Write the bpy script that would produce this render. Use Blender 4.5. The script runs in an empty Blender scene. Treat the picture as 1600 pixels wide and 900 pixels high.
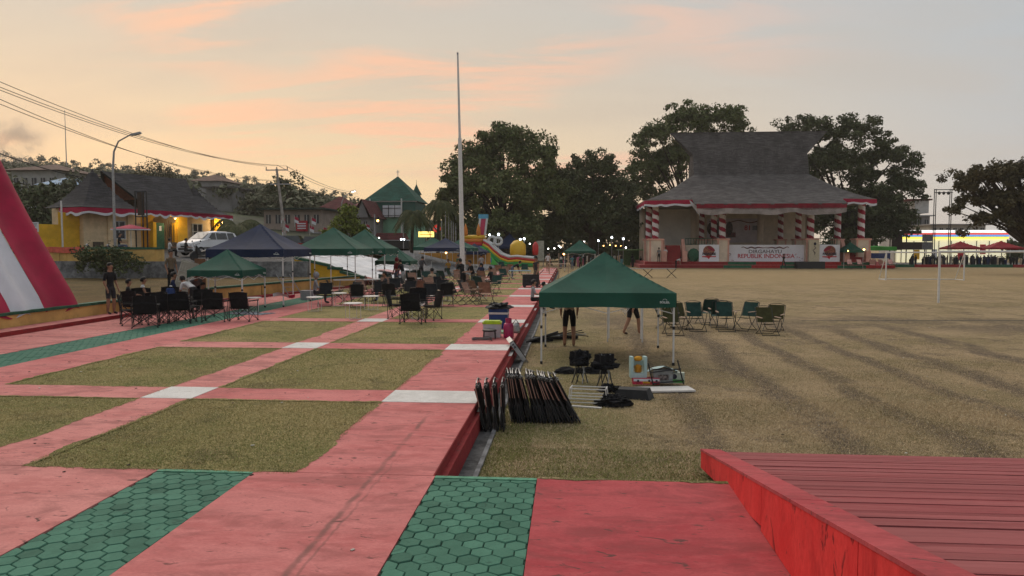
import bpy, bmesh, math, random
import numpy as np
from mathutils import Vector, Matrix, Euler
R = math.radians
random.seed(7); NR = np.random.default_rng(11)
SC = bpy.context.scene
COL = SC.collection
# ------------------------------------------------------------------ camera
CAMZ = 2.3
cd = bpy.data.cameras.new('camera'); cam = bpy.data.objects.new('camera', cd); COL.objects.link(cam)
cd.sensor_width = 36; cd.lens = 1150/1600*36; cd.clip_start = .1; cd.clip_end = 6000
PITCH = math.atan(65/1150); YAW = math.atan(90/1150*math.cos(PITCH))
cam.location = (0, 0, CAMZ); cam.rotation_euler = (math.pi/2-PITCH, 0, YAW)
SC.camera = cam
# ------------------------------------------------------------------ world: hazy sky just after sunset
CLX, CLY = 7.4, 0.4
SUN_AZ = (-.60, .80)           # horizontal direction of the glow
wd = bpy.data.worlds.new('World'); SC.world = wd; wd.use_nodes = True
wn = wd.node_tree; wn.nodes.clear()
def N(t, ty, **kw):
    n = t.nodes.new(ty)
    for k, v in kw.items(): setattr(n, k, v)
    return n
def L(t, a, b): t.links.new(a, b)
def mth(t, op, a, b=None, clamp=False):
    n = N(t, 'ShaderNodeMath', operation=op, use_clamp=clamp)
    for i, v in enumerate((a, b)):
        if v is None: continue
        if isinstance(v, (int, float)): n.inputs[i].default_value = v
        else: L(t, v, n.inputs[i])
    return n.outputs[0]
def mixc(t, f, a, b, mode='MIX'):
    n = N(t, 'ShaderNodeMix', data_type='RGBA', blend_type=mode)
    for s, v in ((n.inputs[0], f), (n.inputs[6], a), (n.inputs[7], b)):
        if isinstance(v, (int, float)): s.default_value = v
        elif isinstance(v, tuple): s.default_value = (*v[:3], 1)
        else: L(t, v, s)
    return n.outputs[2]
def sstep(t, v, a, b):
    n = N(t, 'ShaderNodeMapRange', interpolation_type='SMOOTHSTEP')
    L(t, v, n.inputs[0]); n.inputs[1].default_value = a; n.inputs[2].default_value = b
    return n.outputs[0]
tc = N(wn, 'ShaderNodeTexCoord'); sx = N(wn, 'ShaderNodeSeparateXYZ'); L(wn, tc.outputs['Generated'], sx.inputs[0])
dt = N(wn, 'ShaderNodeVectorMath', operation='DOT_PRODUCT'); L(wn, tc.outputs['Generated'], dt.inputs[0]); dt.inputs[1].default_value = (*SUN_AZ, 0)
el = sx.outputs[2]
az = sstep(wn, dt.outputs['Value'], .22, 1.0)            # nearness to the sunset azimuth
low = sstep(wn, el, .36, -.02)                            # nearness to the horizon
cool = mixc(wn, low, (.44, .495, .545), (.53, .535, .545))
warm = mixc(wn, low, (.60, .555, .49), (.97, .685, .37))
base = mixc(wn, az, cool, warm)
# thin streaky clouds: flatten the direction onto a plane
den = mth(wn, 'ADD', mth(wn, 'MAXIMUM', el, 0.0), .10)
cx_ = mth(wn, 'DIVIDE', sx.outputs[0], den); cy_ = mth(wn, 'DIVIDE', sx.outputs[1], den)
cv = N(wn, 'ShaderNodeCombineXYZ'); L(wn, cx_, cv.inputs[0]); L(wn, cy_, cv.inputs[1])
def wnoise(loc, rot, scl, s, d, r, dist):
    mp = N(wn, 'ShaderNodeMapping'); L(wn, cv.outputs[0], mp.inputs[0]); mp.inputs['Rotation'].default_value = (0, 0, R(rot)); mp.inputs['Scale'].default_value = scl; mp.inputs['Location'].default_value = loc
    n = N(wn, 'ShaderNodeTexNoise'); L(wn, mp.outputs[0], n.inputs[0]); n.inputs['Scale'].default_value = s; n.inputs['Detail'].default_value = d; n.inputs['Roughness'].default_value = r; n.inputs['Distortion'].default_value = dist; return n.outputs[0]
n1 = wnoise((3.1, 1.35, 0), 25, (.5, 1.7, 1), 1.5, 9, .62, .6)
n2 = wnoise((CLX, CLY, 0), 10, (.8, 1.1, 1), .55, 2, .5, 0)
cl = mth(wn, 'MULTIPLY', sstep(wn, n1, .41, .58), sstep(wn, n2, .455, .56))
cl = mth(wn, 'MULTIPLY', mth(wn, 'MULTIPLY', cl, sstep(wn, el, .04, .12)), sstep(wn, dt.outputs['Value'], .45, .80))
ccol = mixc(wn, az, (.66, .52, .49), (1.0, .56, .36))
n3 = wnoise((7.7, 2.2, 0), -10, (.5, 1.2, 1), .8, 5, .6, .3)
base = mixc(wn, mth(wn, 'MULTIPLY', sstep(wn, n3, .40, .64), .32), base, (.56, .47, .39))   # grey veil
base = mixc(wn, mth(wn, 'MULTIPLY', cl, .8), base, ccol)
sky = N(wn, 'ShaderNodeTexSky', sky_type='NISHITA'); sky.sun_disc = False
sky.sun_elevation = R(2); sky.sun_rotation = math.atan2(SUN_AZ[0], SUN_AZ[1]); sky.dust_density = 3; sky.altitude = 10
hz = mixc(wn, 1.0, base, (10.2, 10.2, 10.2), 'MULTIPLY')
skm = mixc(wn, .9, sky.outputs[0], hz)
bg = N(wn, 'ShaderNodeBackground'); L(wn, skm, bg.inputs[0]); bg.inputs[1].default_value = .1
wo = N(wn, 'ShaderNodeOutputWorld'); L(wn, bg.outputs[0], wo.inputs[0])
# soft last light of the sky's bright side
sl = bpy.data.lights.new('sun', 'SUN'); sl.energy = 1.5; sl.angle = R(55); sl.color = (1, .90, .78)
so = bpy.data.objects.new('sun', sl); COL.objects.link(so)
sdir = Vector((SUN_AZ[0]*.75, SUN_AZ[1]*.75, .78)).normalized()
so.rotation_euler = sdir.to_track_quat('Z', 'Y').to_euler(); so.location = (0, 0, 60)
vs = SC.view_settings; vs.view_transform = 'Standard'; vs.look = 'None'; vs.exposure = .18; vs.gamma = 1; vs.use_curve_mapping = False
SC.cycles.max_bounces = 5; SC.cycles.diffuse_bounces = 3; SC.cycles.glossy_bounces = 2; SC.cycles.transmission_bounces = 3; SC.cycles.transparent_max_bounces = 6
SC.cycles.volume_bounces = 0; SC.cycles.caustics_reflective = False; SC.cycles.caustics_refractive = False
SC.cycles.use_adaptive_sampling = True; SC.cycles.adaptive_threshold = .02; SC.cycles.use_denoising = True
SC.cycles.sample_clamp_indirect = 3
# ------------------------------------------------------------------ pixel -> place (photo pixels of the 1600x900 frame, used for survey only)
_F = 1150.
_fw = np.array([-math.sin(YAW)*math.cos(PITCH), math.cos(YAW)*math.cos(PITCH), -math.sin(PITCH)])
_rt = np.array([math.cos(YAW), math.sin(YAW), 0]); _up = np.cross(_rt, _fw)
def ray(px, py): return _fw+_rt*(px-800)/_F-_up*(py-450)/_F
def P(px, py, z=0.):
    d = ray(px, py); t = (z-CAMZ)/d[2]; return (float(d[0]*t), float(d[1]*t), z)
def PY(px, py, Y):
    d = ray(px, py)*(Y/ray(px, py)[1]); return (float(d[0]), float(Y), float(CAMZ+d[2]))
G = -.37          # playing field level; the plaza is z = 0
# ------------------------------------------------------------------ materials
MATS = {}
def mat(name, col, rough=.8, var=.18, scale=6., bump=0., bscale=40., col2=None, metal=0., spec=.3, emit=None, estr=0., alpha=1., trans=0., thr=None, coord='Object'):
    if name in MATS: return MATS[name]
    m = bpy.data.materials.new(name); m.use_nodes = True; t = m.node_tree; b = t.nodes['Principled BSDF']
    b.inputs['Roughness'].default_value = rough; b.inputs['Metallic'].default_value = metal; b.inputs['Specular IOR Level'].default_value = spec
    co = N(t, 'ShaderNodeTexCoord').outputs[coord]
    nz = N(t, 'ShaderNodeTexNoise'); L(t, co, nz.inputs[0]); nz.inputs['Scale'].default_value = scale; nz.inputs['Detail'].default_value = 6; nz.inputs['Roughness'].default_value = .62
    c2 = col2 if col2 else tuple(c*(1-var*1.6) for c in col)
    c1 = col if col2 else tuple(min(1, c*(1+var*.5)) for c in col)
    lo, hi = thr if thr else (.36, .64)
    L(t, mixc(t, sstep(t, nz.outputs[0], hi, lo), c1, c2), b.inputs['Base Color'])
    if bump:
        bn = N(t, 'ShaderNodeTexNoise'); L(t, co, bn.inputs[0]); bn.inputs['Scale'].default_value = bscale; bn.inputs['Detail'].default_value = 4
        bp = N(t, 'ShaderNodeBump'); bp.inputs['Strength'].default_value = bump; bp.inputs['Distance'].default_value = .02
        L(t, bn.outputs[0], bp.inputs['Height']); L(t, bp.outputs[0], b.inputs['Normal'])
    if emit: b.inputs['Emission Color'].default_value = (*emit, 1); b.inputs['Emission Strength'].default_value = estr
    if alpha < 1: b.inputs['Alpha'].default_value = alpha
    if trans: b.inputs['Transmission Weight'].default_value = trans
    MATS[name] = m; return m
def paintmat(name, col, fade, dirt=(.10, .055, .05), amt=.8, seed=0., streak=(1, 1, 1), bump=.25, crack=(), orand=0.):
    """old paint on concrete: faded patches, rubbed grey scuffs, small dark marks"""
    m = bpy.data.materials.new(name); m.use_nodes = True; t = m.node_tree; b = t.nodes['Principled BSDF']
    b.inputs['Roughness'].default_value = .82; b.inputs['Specular IOR Level'].default_value = .18
    ge = N(t, 'ShaderNodeNewGeometry').outputs['Position']
    mp = N(t, 'ShaderNodeMapping'); L(t, ge, mp.inputs[0]); mp.inputs['Location'].default_value = (seed, seed*1.7, 0); mp.inputs['Scale'].default_value = streak
    def nz(s, d=6, r=.6, dist=0.):
        n = N(t, 'ShaderNodeTexNoise'); L(t, mp.outputs[0], n.inputs[0]); n.inputs['Scale'].default_value = s; n.inputs['Detail'].default_value = d; n.inputs['Roughness'].default_value = r; n.inputs['Distortion'].default_value = dist; return n.outputs[0]
    c = mixc(t, sstep(t, nz(.8), .35, .65), col, fade)
    c = mixc(t, mth(t, 'MULTIPLY', sstep(t, nz(5, 8, .7), .42, .66), .7), c, tuple(x*1.12 for x in fade))
    c = mixc(t, mth(t, 'MULTIPLY', sstep(t, nz(1.7, 9, .72, .6), .46, .64), .65*amt), c, tuple(.5*x+.5*d for x, d in zip(col, dirt)))
    c = mixc(t, mth(t, 'MULTIPLY', sstep(t, nz(6, 6, .62, 1.2), .60, .68), .9*amt), c, dirt)
    c = mixc(t, mth(t, 'MULTIPLY', sstep(t, nz(42, 3, .6), .30, .70), .35), c, tuple(x*.72 for x in col))
    if orand:
        oi = N(t, 'ShaderNodeObjectInfo').outputs['Random']
        c = mixc(t, mth(t, 'MULTIPLY', oi, orand), c, tuple(.45*q for q in col)); c = mixc(t, mth(t, 'MULTIPLY', mth(t, 'FRACT', mth(t, 'MULTIPLY', oi, 7.3)), orand*.7), c, tuple(1.25*q for q in fade))
    for (x0, y0, x1, y1, w, a) in crack:
        sp = N(t, 'ShaderNodeSeparateXYZ'); L(t, ge, sp.inputs[0]); k = (x1-x0)/(y1-y0)
        wob = mth(t, 'MULTIPLY', mth(t, 'SUBTRACT', nz(2.5, 4), .5), .10)
        d = mth(t, 'ABSOLUTE', mth(t, 'ADD', wob, mth(t, 'SUBTRACT', mth(t, 'SUBTRACT', sp.outputs[0], x0), mth(t, 'MULTIPLY', mth(t, 'SUBTRACT', sp.outputs[1], y0), k))))
        inr = mth(t, 'MULTIPLY', sstep(t, sp.outputs[1], min(y0, y1)-.3, min(y0, y1)+.2), sstep(t, sp.outputs[1], max(y0, y1)+.8, max(y0, y1)-.5))
        c = mixc(t, mth(t, 'MULTIPLY', mth(t, 'MULTIPLY', sstep(t, d, w, w*.15), inr), mth(t, 'MULTIPLY', sstep(t, nz(1.4, 6), .3, .6), a)), c, (.17, .085, .075))
    L(t, c, b.inputs['Base Color'])
    bp = N(t, 'ShaderNodeBump'); bp.inputs['Strength'].default_value = bump; bp.inputs['Distance'].default_value = .01
    L(t, nz(30, 6, .7), bp.inputs['Height']); L(t, bp.outputs[0], b.inputs['Normal'])
    MATS[name] = m; return m
def grassmat(name, straw, green, dirt, tracks=False, seed=0.):
    m = bpy.data.materials.new(name); m.use_nodes = True; t = m.node_tree; b = t.nodes['Principled BSDF']
    b.inputs['Roughness'].default_value = .95; b.inputs['Specular IOR Level'].default_value = .08
    ge = N(t, 'ShaderNodeNewGeometry').outputs['Position']
    sp = N(t, 'ShaderNodeSeparateXYZ'); L(t, ge, sp.inputs[0])
    def nz(s, d=6, r=.6, dist=0., vec=ge):
        n = N(t, 'ShaderNodeTexNoise'); L(t, vec, n.inputs[0]); n.inputs['Scale'].default_value = s; n.inputs['Detail'].default_value = d; n.inputs['Roughness'].default_value = r; n.inputs['Distortion'].default_value = dist; return n.outputs[0]
    mp = N(t, 'ShaderNodeMapping'); L(t, ge, mp.inputs[0]); mp.inputs['Location'].default_value = (seed, seed, 0)
    c = mixc(t, sstep(t, nz(.35, 8, .65, 0, mp.outputs[0]), .36, .62), straw, green)
    c = mixc(t, mth(t, 'MULTIPLY', sstep(t, nz(2.2, 8, .7, .5, mp.outputs[0]), .42, .66), .6), c, straw)
    c = mixc(t, mth(t, 'MULTIPLY', sstep(t, nz(1.1, 7, .7, .4), .50, .66), .75), c, dirt)
    if tracks:
        wob = mth(t, 'MULTIPLY', mth(t, 'SUBTRACT', nz(.16, 3), .5), 1.7)
        xx = mth(t, 'ADD', sp.outputs[0], wob)
        acc = None
        for x0, w in ((3.7, .45), (5.2, .42), (7.0, .38), (8.5, .45), (10.6, .5), (1.9, .3), (14.5, .8)):
            d = mth(t, 'ABSOLUTE', mth(t, 'SUBTRACT', xx, x0))
            s = sstep(t, d, w, w*.25)
            acc = s if acc is None else mth(t, 'MAXIMUM', acc, s)
        fall = mth(t, 'MULTIPLY', sstep(t, sp.outputs[1], 30, 22), sstep(t, sp.outputs[0], .8, 2.2))
        patch = mth(t, 'MULTIPLY', sstep(t, nz(.8, 5, .65, .5), .24, .46), fall)
        c = mixc(t, mth(t, 'MULTIPLY', mth(t, 'MULTIPLY', acc, patch), .95), c, dirt)
        # bare trodden patch beyond the chairs, and far worn belt
        bx_ = mth(t, 'ABSOLUTE', mth(t, 'SUBTRACT', sp.outputs[1], mth(t, 'ADD', 26.5, mth(t, 'MULTIPLY', mth(t, 'SUBTRACT', nz(.22, 4), .5), 9))))
        bare = mth(t, 'MULTIPLY', sstep(t, bx_, 3.2, .6), mth(t, 'MULTIPLY', sstep(t, sp.outputs[0], -.5, 1.5), sstep(t, nz(.5, 6, .7), .36, .56)))
        c = mixc(t, mth(t, 'MULTIPLY', bare, .8), c, tuple(x*1.1 for x in dirt))
        gl = mth(t, 'MULTIPLY', sstep(t, mth(t, 'ABSOLUTE', mth(t, 'SUBTRACT', sp.outputs[0], -.2)), 1.9, .3), sstep(t, nz(.6, 5), .30, .50))
        gl = mth(t, 'MULTIPLY', gl, sstep(t, sp.outputs[1], 36, 8))
        gl = mth(t, 'MAXIMUM', gl, mth(t, 'MULTIPLY', sstep(t, sp.outputs[1], 9.6, 7.6), sstep(t, nz(1.2, 5), .34, .52)))
        c = mixc(t, mth(t, 'MULTIPLY', gl, .8), c, (.125, .150, .040))
        # far field is yellower
        c = mixc(t, mth(t, 'MULTIPLY', sstep(t, sp.outputs[1], 30, 70), .6), c, (.41, .29, .145))
    c = mixc(t, mth(t, 'MULTIPLY', sstep(t, nz(9, 6, .75, .6), .50, .64), .55), c, tuple(min(1, x*1.35) for x in straw))
    c = mixc(t, mth(t, 'MULTIPLY', sstep(t, nz(5, 6, .75, .8), .54, .68), .5), c, tuple(x*.8 for x in dirt))
    fine = nz(38, 5, .75, .3)
    c = mixc(t, mth(t, 'MULTIPLY', sstep(t, fine, .54, .40), .75), c, tuple(x*.35 for x in green))
    c = mixc(t, mth(t, 'MULTIPLY', sstep(t, nz(60, 3, .7), .52, .66), .7), c, tuple(min(1, x*1.6) for x in straw))
    L(t, c, b.inputs['Base Color'])
    bp = N(t, 'ShaderNodeBump'); bp.inputs['Strength'].default_value = .9; bp.inputs['Distance'].default_value = .03
    L(t, nz(30, 6, .8), bp.inputs['Height']); L(t, bp.outputs[0], b.inputs['Normal'])
    MATS[name] = m; return m
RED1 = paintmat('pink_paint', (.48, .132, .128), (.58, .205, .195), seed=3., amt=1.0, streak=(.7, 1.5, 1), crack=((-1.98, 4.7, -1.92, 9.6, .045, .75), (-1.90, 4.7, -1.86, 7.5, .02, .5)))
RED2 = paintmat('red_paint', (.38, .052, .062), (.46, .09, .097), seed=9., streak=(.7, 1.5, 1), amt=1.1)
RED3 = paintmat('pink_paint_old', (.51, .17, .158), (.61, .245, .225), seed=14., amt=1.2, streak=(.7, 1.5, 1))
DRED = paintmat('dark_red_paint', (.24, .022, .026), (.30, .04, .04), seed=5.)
WHT = paintmat('white_paint', (.60, .585, .56), (.68, .66, .64), dirt=(.30, .25, .22), seed=2., amt=.6)
GRN = paintmat('green_paver_paint', (.050, .155, .105), (.080, .205, .145), dirt=(.025, .07, .05), seed=6., amt=1., bump=.5, orand=.55)
GJNT = mat('paver_joint', (.028, .078, .052), .95, .2, 20)
BLAZE = paintmat('bright_red_board', (.62, .028, .03), (.66, .06, .055), dirt=(.17, .02, .02), seed=21., amt=1.2, streak=(1, 1, .45))
DECK = paintmat('worn_red_plank', (.28, .055, .06), (.34, .11, .11), dirt=(.085, .04, .04), seed=31., amt=1.2, streak=(.25, 3.5, 1), orand=.55)
FIELD = grassmat('dry_field', (.385, .285, .172), (.205, .165, .083), (.095, .074, .062), tracks=True)
LAWN = grassmat('lawn', (.36, .285, .135), (.175, .185, .062), (.10, .08, .05), seed=8.)
BEDM = grassmat('bed_straw', (.17, .115, .055), (.085, .07, .03), (.09, .06, .04), seed=4.)
CONC = mat('grey_concrete', (.20, .20, .205), .9, .3, 3, .4, 30)
GUTT = mat('gutter_concrete', (.10, .10, .10), .9, .35, 4, .4, 30)
ASPH = mat('asphalt', (.06, .06, .063), .9, .25, 2, .3, 60)
YEL = mat('ochre_wall', (.62, .39, .13), .85, .14, 1.4, .2, 30)
YELB = mat('yellow_wall', (.74, .42, .03), .85, .1, 1.4)
CREAM = mat('cream_wall', (.70, .53, .33), .85, .1, 1.6)
GCAP = mat('green_coping', (.03, .105, .06), .75, .2, 5)
METW = mat('white_metal', (.62, .60, .58), .45, .06, 8, spec=.5)
METD = mat('dark_metal', (.018, .018, .02), .5, .2, 10, spec=.4)
METG = mat('grey_metal', (.30, .30, .31), .4, .1, 10, metal=.6)
BLK = mat('black_fabric', (.011, .011, .013), .95, .3, 12, .3, 60)
PLB = mat('black_plastic', (.02, .02, .022), .55, .2, 10)
# ------------------------------------------------------------------ mesh builder
class MB:
    def __init__(s): s.v = []; s.f = []; s.m = []
    def add(s, vs, fs, m=0):
        o = len(s.v); s.v += [tuple(v) for v in vs]; s.f += [tuple(i+o for i in f) for f in fs]; s.m += [m]*len(fs); return s
    def box(s, c, d, rz=0., m=0, rot=None, tap=1.):
        hx, hy, hz = d[0]/2, d[1]/2, d[2]/2
        M = rot.to_matrix() if rot is not None else Matrix.Rotation(rz, 3, 'Z')
        vs = []
        for z in (-1, 1):
            k = tap if z > 0 else 1
            for x, y in ((-1, -1), (1, -1), (1, 1), (-1, 1)): vs.append(M @ Vector((x*hx*k, y*hy*k, z*hz))+Vector(c))
        return s.add(vs, [(3, 2, 1, 0), (4, 5, 6, 7), (0, 1, 5, 4), (1, 2, 6, 5), (2, 3, 7, 6), (3, 0, 4, 7)], m)
    def prism(s, poly, z0, z1, m=0):
        n = len(poly)
        vs = [(*p, z0) for p in poly]+[(*p, z1) for p in poly]
        return s.add(vs, [tuple(range(n-1, -1, -1)), tuple(range(n, 2*n))]+[(i, (i+1) % n, n+(i+1) % n, n+i) for i in range(n)], m)
    def tube(s, pts, r, n=6, m=0, cap=True):
        pts = [Vector(p) for p in pts]; k = len(pts); rs = r if isinstance(r, (list, tuple)) else [r]*k
        vs = []; prev = None
        for i, p in enumerate(pts):
            d = (pts[min(i+1, k-1)]-pts[max(i-1, 0)])
            d = d.normalized() if d.length > 1e-9 else Vector((0, 0, 1))
            u = prev - d*prev.dot(d) if prev is not None else d.orthogonal()
            if u.length < 1e-6: u = d.orthogonal()
            u.normalize(); prev = u; w = d.cross(u)
            for j in range(n):
                a = 2*math.pi*j/n; vs.append(p+(u*math.cos(a)+w*math.sin(a))*rs[i])
        fs = [(i*n+j, i*n+(j+1) % n, (i+1)*n+(j+1) % n, (i+1)*n+j) for i in range(k-1) for j in range(n)]
        if cap: fs += [tuple(range(n-1, -1, -1)), tuple(range((k-1)*n, k*n))]
        return s.add(vs, fs, m)
    def grid(s, f, nu, nv, m=0, wrap=False):
        vs = [f(i/nu, j/nv) for j in range(nv+1) for i in range(nu+1)]
        fs = [(j*(nu+1)+i, j*(nu+1)+i+1, (j+1)*(nu+1)+i+1, (j+1)*(nu+1)+i) for j in range(nv) for i in range(nu)]
        return s.add(vs, fs, m)
    def lathe(s, prof, n=12, c=(0, 0, 0), m=0):
        vs = [(c[0]+r*math.cos(2*math.pi*j/n), c[1]+r*math.sin(2*math.pi*j/n), c[2]+z) for r, z in prof for j in range(n)]
        k = len(prof)
        fs = [(i*n+j, i*n+(j+1) % n, (i+1)*n+(j+1) % n, (i+1)*n+j) for i in range(k-1) for j in range(n)]
        fs += [tuple(range(n-1, -1, -1)), tuple(range((k-1)*n, k*n))]
        return s.add(vs, fs, m)
    def ball(s, c, r, n=10, m=0, k=6):
        r3 = r if isinstance(r, (list, tuple)) else (r, r, r)
        return s.add([(c[0]+r3[0]*math.sin(math.pi*(i/k*.98+.01))*math.cos(2*math.pi*j/n), c[1]+r3[1]*math.sin(math.pi*(i/k*.98+.01))*math.sin(2*math.pi*j/n), c[2]-r3[2]*math.cos(math.pi*(i/k*.98+.01))) for i in range(k+1) for j in range(n)],
            [(i*n+j, i*n+(j+1) % n, (i+1)*n+(j+1) % n, (i+1)*n+j) for i in range(k) for j in range(n)]+[tuple(range(n-1, -1, -1)), tuple(range(k*n, (k+1)*n))], m)
    def mesh(s, name, mats, smooth=False):
        me = bpy.data.meshes.new(name); me.from_pydata([tuple(v) for v in s.v], [], s.f)
        for mm in (mats if isinstance(mats, (list, tuple)) else [mats]): me.materials.append(mm)
        if any(s.m): me.polygons.foreach_set('material_index', s.m)
        if smooth: me.polygons.foreach_set('use_smooth', [True]*len(me.polygons))
        me.update(); return me
    def build(s, name, mats, parent=None, loc=(0, 0, 0), rz=0., smooth=False):
        return link(name, s.mesh(name, mats, smooth), parent, loc, rz)
def link(name, me, parent=None, loc=(0, 0, 0), rz=0.):
    o = bpy.data.objects.new(name, me); COL.objects.link(o)
    o.location = loc; o.rotation_euler = (0, 0, rz)
    if parent is not None: o.parent = parent
    return o
def tag(o, label=None, cat=None, group=None, kind=None):
    if label: o['label'] = label
    if cat: o['category'] = cat
    if group: o['group'] = group
    if kind: o['kind'] = kind
    return o
def thing(name, label, cat, loc=(0, 0, 0), rz=0., group=None):
    o = bpy.data.objects.new(name, None); COL.objects.link(o); o.empty_display_size = .2
    o.location = loc; o.rotation_euler = (0, 0, rz); return tag(o, label, cat, group)
KIDS = {}
def copy_tree(o, parent=None):
    c = o.copy(); COL.objects.link(c); c.parent = parent
    for ch in [x for x in o.children]: copy_tree(ch, c)
    return c
def place(proto, first, loc, rz, label, group=None):
    o = proto if first else copy_tree(proto)
    o.location = loc; o.rotation_euler = (0, 0, rz); o['label'] = label
    if group: o['group'] = group
    elif 'group' in o: del o['group']
    return o
class Proto:
    def __init__(s, o): s.o = o; s.first = True
    def put(s, loc, rz, label, group=None):
        r = place(s.o, s.first, loc, rz, label, group); s.first = False; return r
def npmesh(name, verts, faces, mats, midx=None):
    """verts (n,3), faces (m,4)"""
    me = bpy.data.meshes.new(name); k = faces.shape[1]
    me.vertices.add(len(verts)); me.vertices.foreach_set('co', np.asarray(verts, np.float32).ravel())
    me.loops.add(faces.size); me.loops.foreach_set('vertex_index', faces.astype(np.int32).ravel())
    me.polygons.add(len(faces)); me.polygons.foreach_set('loop_start', (np.arange(len(faces))*k).astype(np.int32))
    for m in (mats if isinstance(mats, (list, tuple)) else [mats]): me.materials.append(m)
    if midx is not None: me.polygons.foreach_set('material_index', midx.astype(np.int32))
    me.update(calc_edges=True); me.validate(); return me
def textmesh(s, size, m, name='lettering', parent=None, loc=(0, 0, 0), rot=(R(90), 0, 0), bold=0., ext=.004, sx=1.):
    cu = bpy.data.curves.new(name, 'FONT'); cu.body = s; cu.size = size; cu.align_x = 'CENTER'; cu.align_y = 'CENTER'; cu.extrude = ext; cu.offset = bold; cu.resolution_u = 3
    t = bpy.data.objects.new('tmp', cu); COL.objects.link(t)
    me = bpy.data.meshes.new_from_object(t); bpy.data.objects.remove(t); me.materials.clear(); me.materials.append(m)
    o = link(name, me, parent, loc); o.rotation_euler = rot; o.scale = (sx, 1, 1); return o
def struct(o): return tag(o, kind='structure')
# ================================================================== THE SETTING
S = 2500
struct(MB().add([(-S, -S, G), (S, -S, G), (S, S, G), (-S, S, G)], [(0, 1, 2, 3)]).build('field', FIELD))
struct(MB().add([(-9.45, 7.2, -.007), (-1.37, 7.2, -.007), (-1.37, 80, -.007), (-9.45, 80, -.007), (-15.2, 34.05, -.007), (-9.46, 34.05, -.007), (-9.46, 80, -.007), (-15.2, 80, -.007)], [(0, 1, 2, 3), (4, 5, 6, 7)]).build('lawn', LAWN))
def slab(name, x0, x1, y0, y1, m, top=0., th=.45, parent=None):
    o = MB().box(((x0+x1)/2, (y0+y1)/2, top-th/2), (x1-x0, y1-y0, th)).build(name, m, parent)
    return o if parent is not None else struct(o)
ROWS = [11.05, 16.6, 22.5, 28.3, 34.1, 39.9, 45.6, 51.4, 57.1, 62.9, 68.7, 74.4]
mp_ = slab('path', -2.78, -1.36, 7.2, 80, RED1)
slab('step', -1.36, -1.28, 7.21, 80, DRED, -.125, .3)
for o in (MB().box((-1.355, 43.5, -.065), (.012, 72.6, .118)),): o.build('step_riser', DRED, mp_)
struct(MB().add([(-1.28, 7.2, G+.004), (-1.1, 7.2, G+.004), (-1.1, 80, G+.004), (-1.28, 80, G+.004)], [(0, 1, 2, 3)]).build('gutter', GUTT))
kb = thing('gutter_kerb', 'thin grey concrete kerb between the gutter and the field grass', 'kerb', (-1.07, 7.2, G))
for i in range(26):
    MB().box((random.uniform(-.004, .004), i*1.5+.75, .012), (.055, 1.485, .05+random.uniform(-.006, .006))).build('kerb_stone', CONC, kb)
s2 = slab('path', -6.5, -5.7, 7.2, 70, RED3)
slab('path', -10.8, -9.4, 3, 70, RED1)
slab('path', -14.35, -12.1, 3, 66, RED3)
slab('path', -22, -10.8, 46, 66, RED3, -.004)
slab('step', -15.0, -14.35, 3, 30, RED3, .12, .5)
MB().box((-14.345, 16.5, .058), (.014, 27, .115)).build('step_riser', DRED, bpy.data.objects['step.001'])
for i, y in enumerate(ROWS):
    d = .44 if i < 1 else .47
    slab('cross_path', -9.4, -6.5, y-d, y+d, RED3); slab('cross_path', -5.7, -2.78, y-d, y+d, RED1)
    def sheet(x0, x1, z, p, y0=y-d, y1=y+d): MB().box(((x0+x1)/2, (y0+y1)/2, z), (x1-x0, y1-y0, .006)).build('white_band', WHT, p)
    sheet(-2.77, -1.36, .003, mp_); sheet(-6.5, -5.7, .003, s2)
    MB().box((-1.312, y, -.122), (.078, 2*d, .008)).build('white_band', WHT, mp_)
# near slabs and hexagon pavers
slab('slab', -14, -4.22, 2.2, 7.188, RED3); slab('slab', -3.2, -1.335, 2.2, 7.188, RED1); slab('slab', -.31, 1.75, 2.2, 7.188, RED2)
def clip(poly, ax, v, keep):
    out = []
    for i in range(len(poly)):
        a, b = poly[i], poly[(i+1) % len(poly)]
        ina, inb = (a[ax]-v)*keep >= 0, (b[ax]-v)*keep >= 0
        if ina: out.append(a)
        if ina != inb:
            t = (v-a[ax])/(b[ax]-a[ax]); out.append((a[0]+(b[0]-a[0])*t, a[1]+(b[1]-a[1])*t))
    return out
def hexpoly(cx, cy, r): return [(cx+r*math.sin(math.pi/3*k), cy+r*math.cos(math.pi/3*k)) for k in range(6)]
def paver_verts(poly, z=0., dz=0.):
    n = len(poly); cx = sum(p[0] for p in poly)/n; cy = sum(p[1] for p in poly)/n
    def ins(k, zz): return [(cx+(p[0]-cx)*k, cy+(p[1]-cy)*k, zz) for p in poly]
    jj = random.uniform(-.012, .012); vs = ins(.957+jj, z-.03)+ins(.957+jj, z-.008)+ins(.90+jj, z)
    fs = [(a*n+i, a*n+(i+1) % n, (a+1)*n+(i+1) % n, (a+1)*n+i) for a in (0, 1) for i in range(n)]+[tuple(range(2*n, 3*n))]
    return vs, fs
W = .1655; HR = W/math.sqrt(3)
full_me = MB().add(*paver_verts(hexpoly(0, 0, HR))).mesh('paver', GRN)
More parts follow.
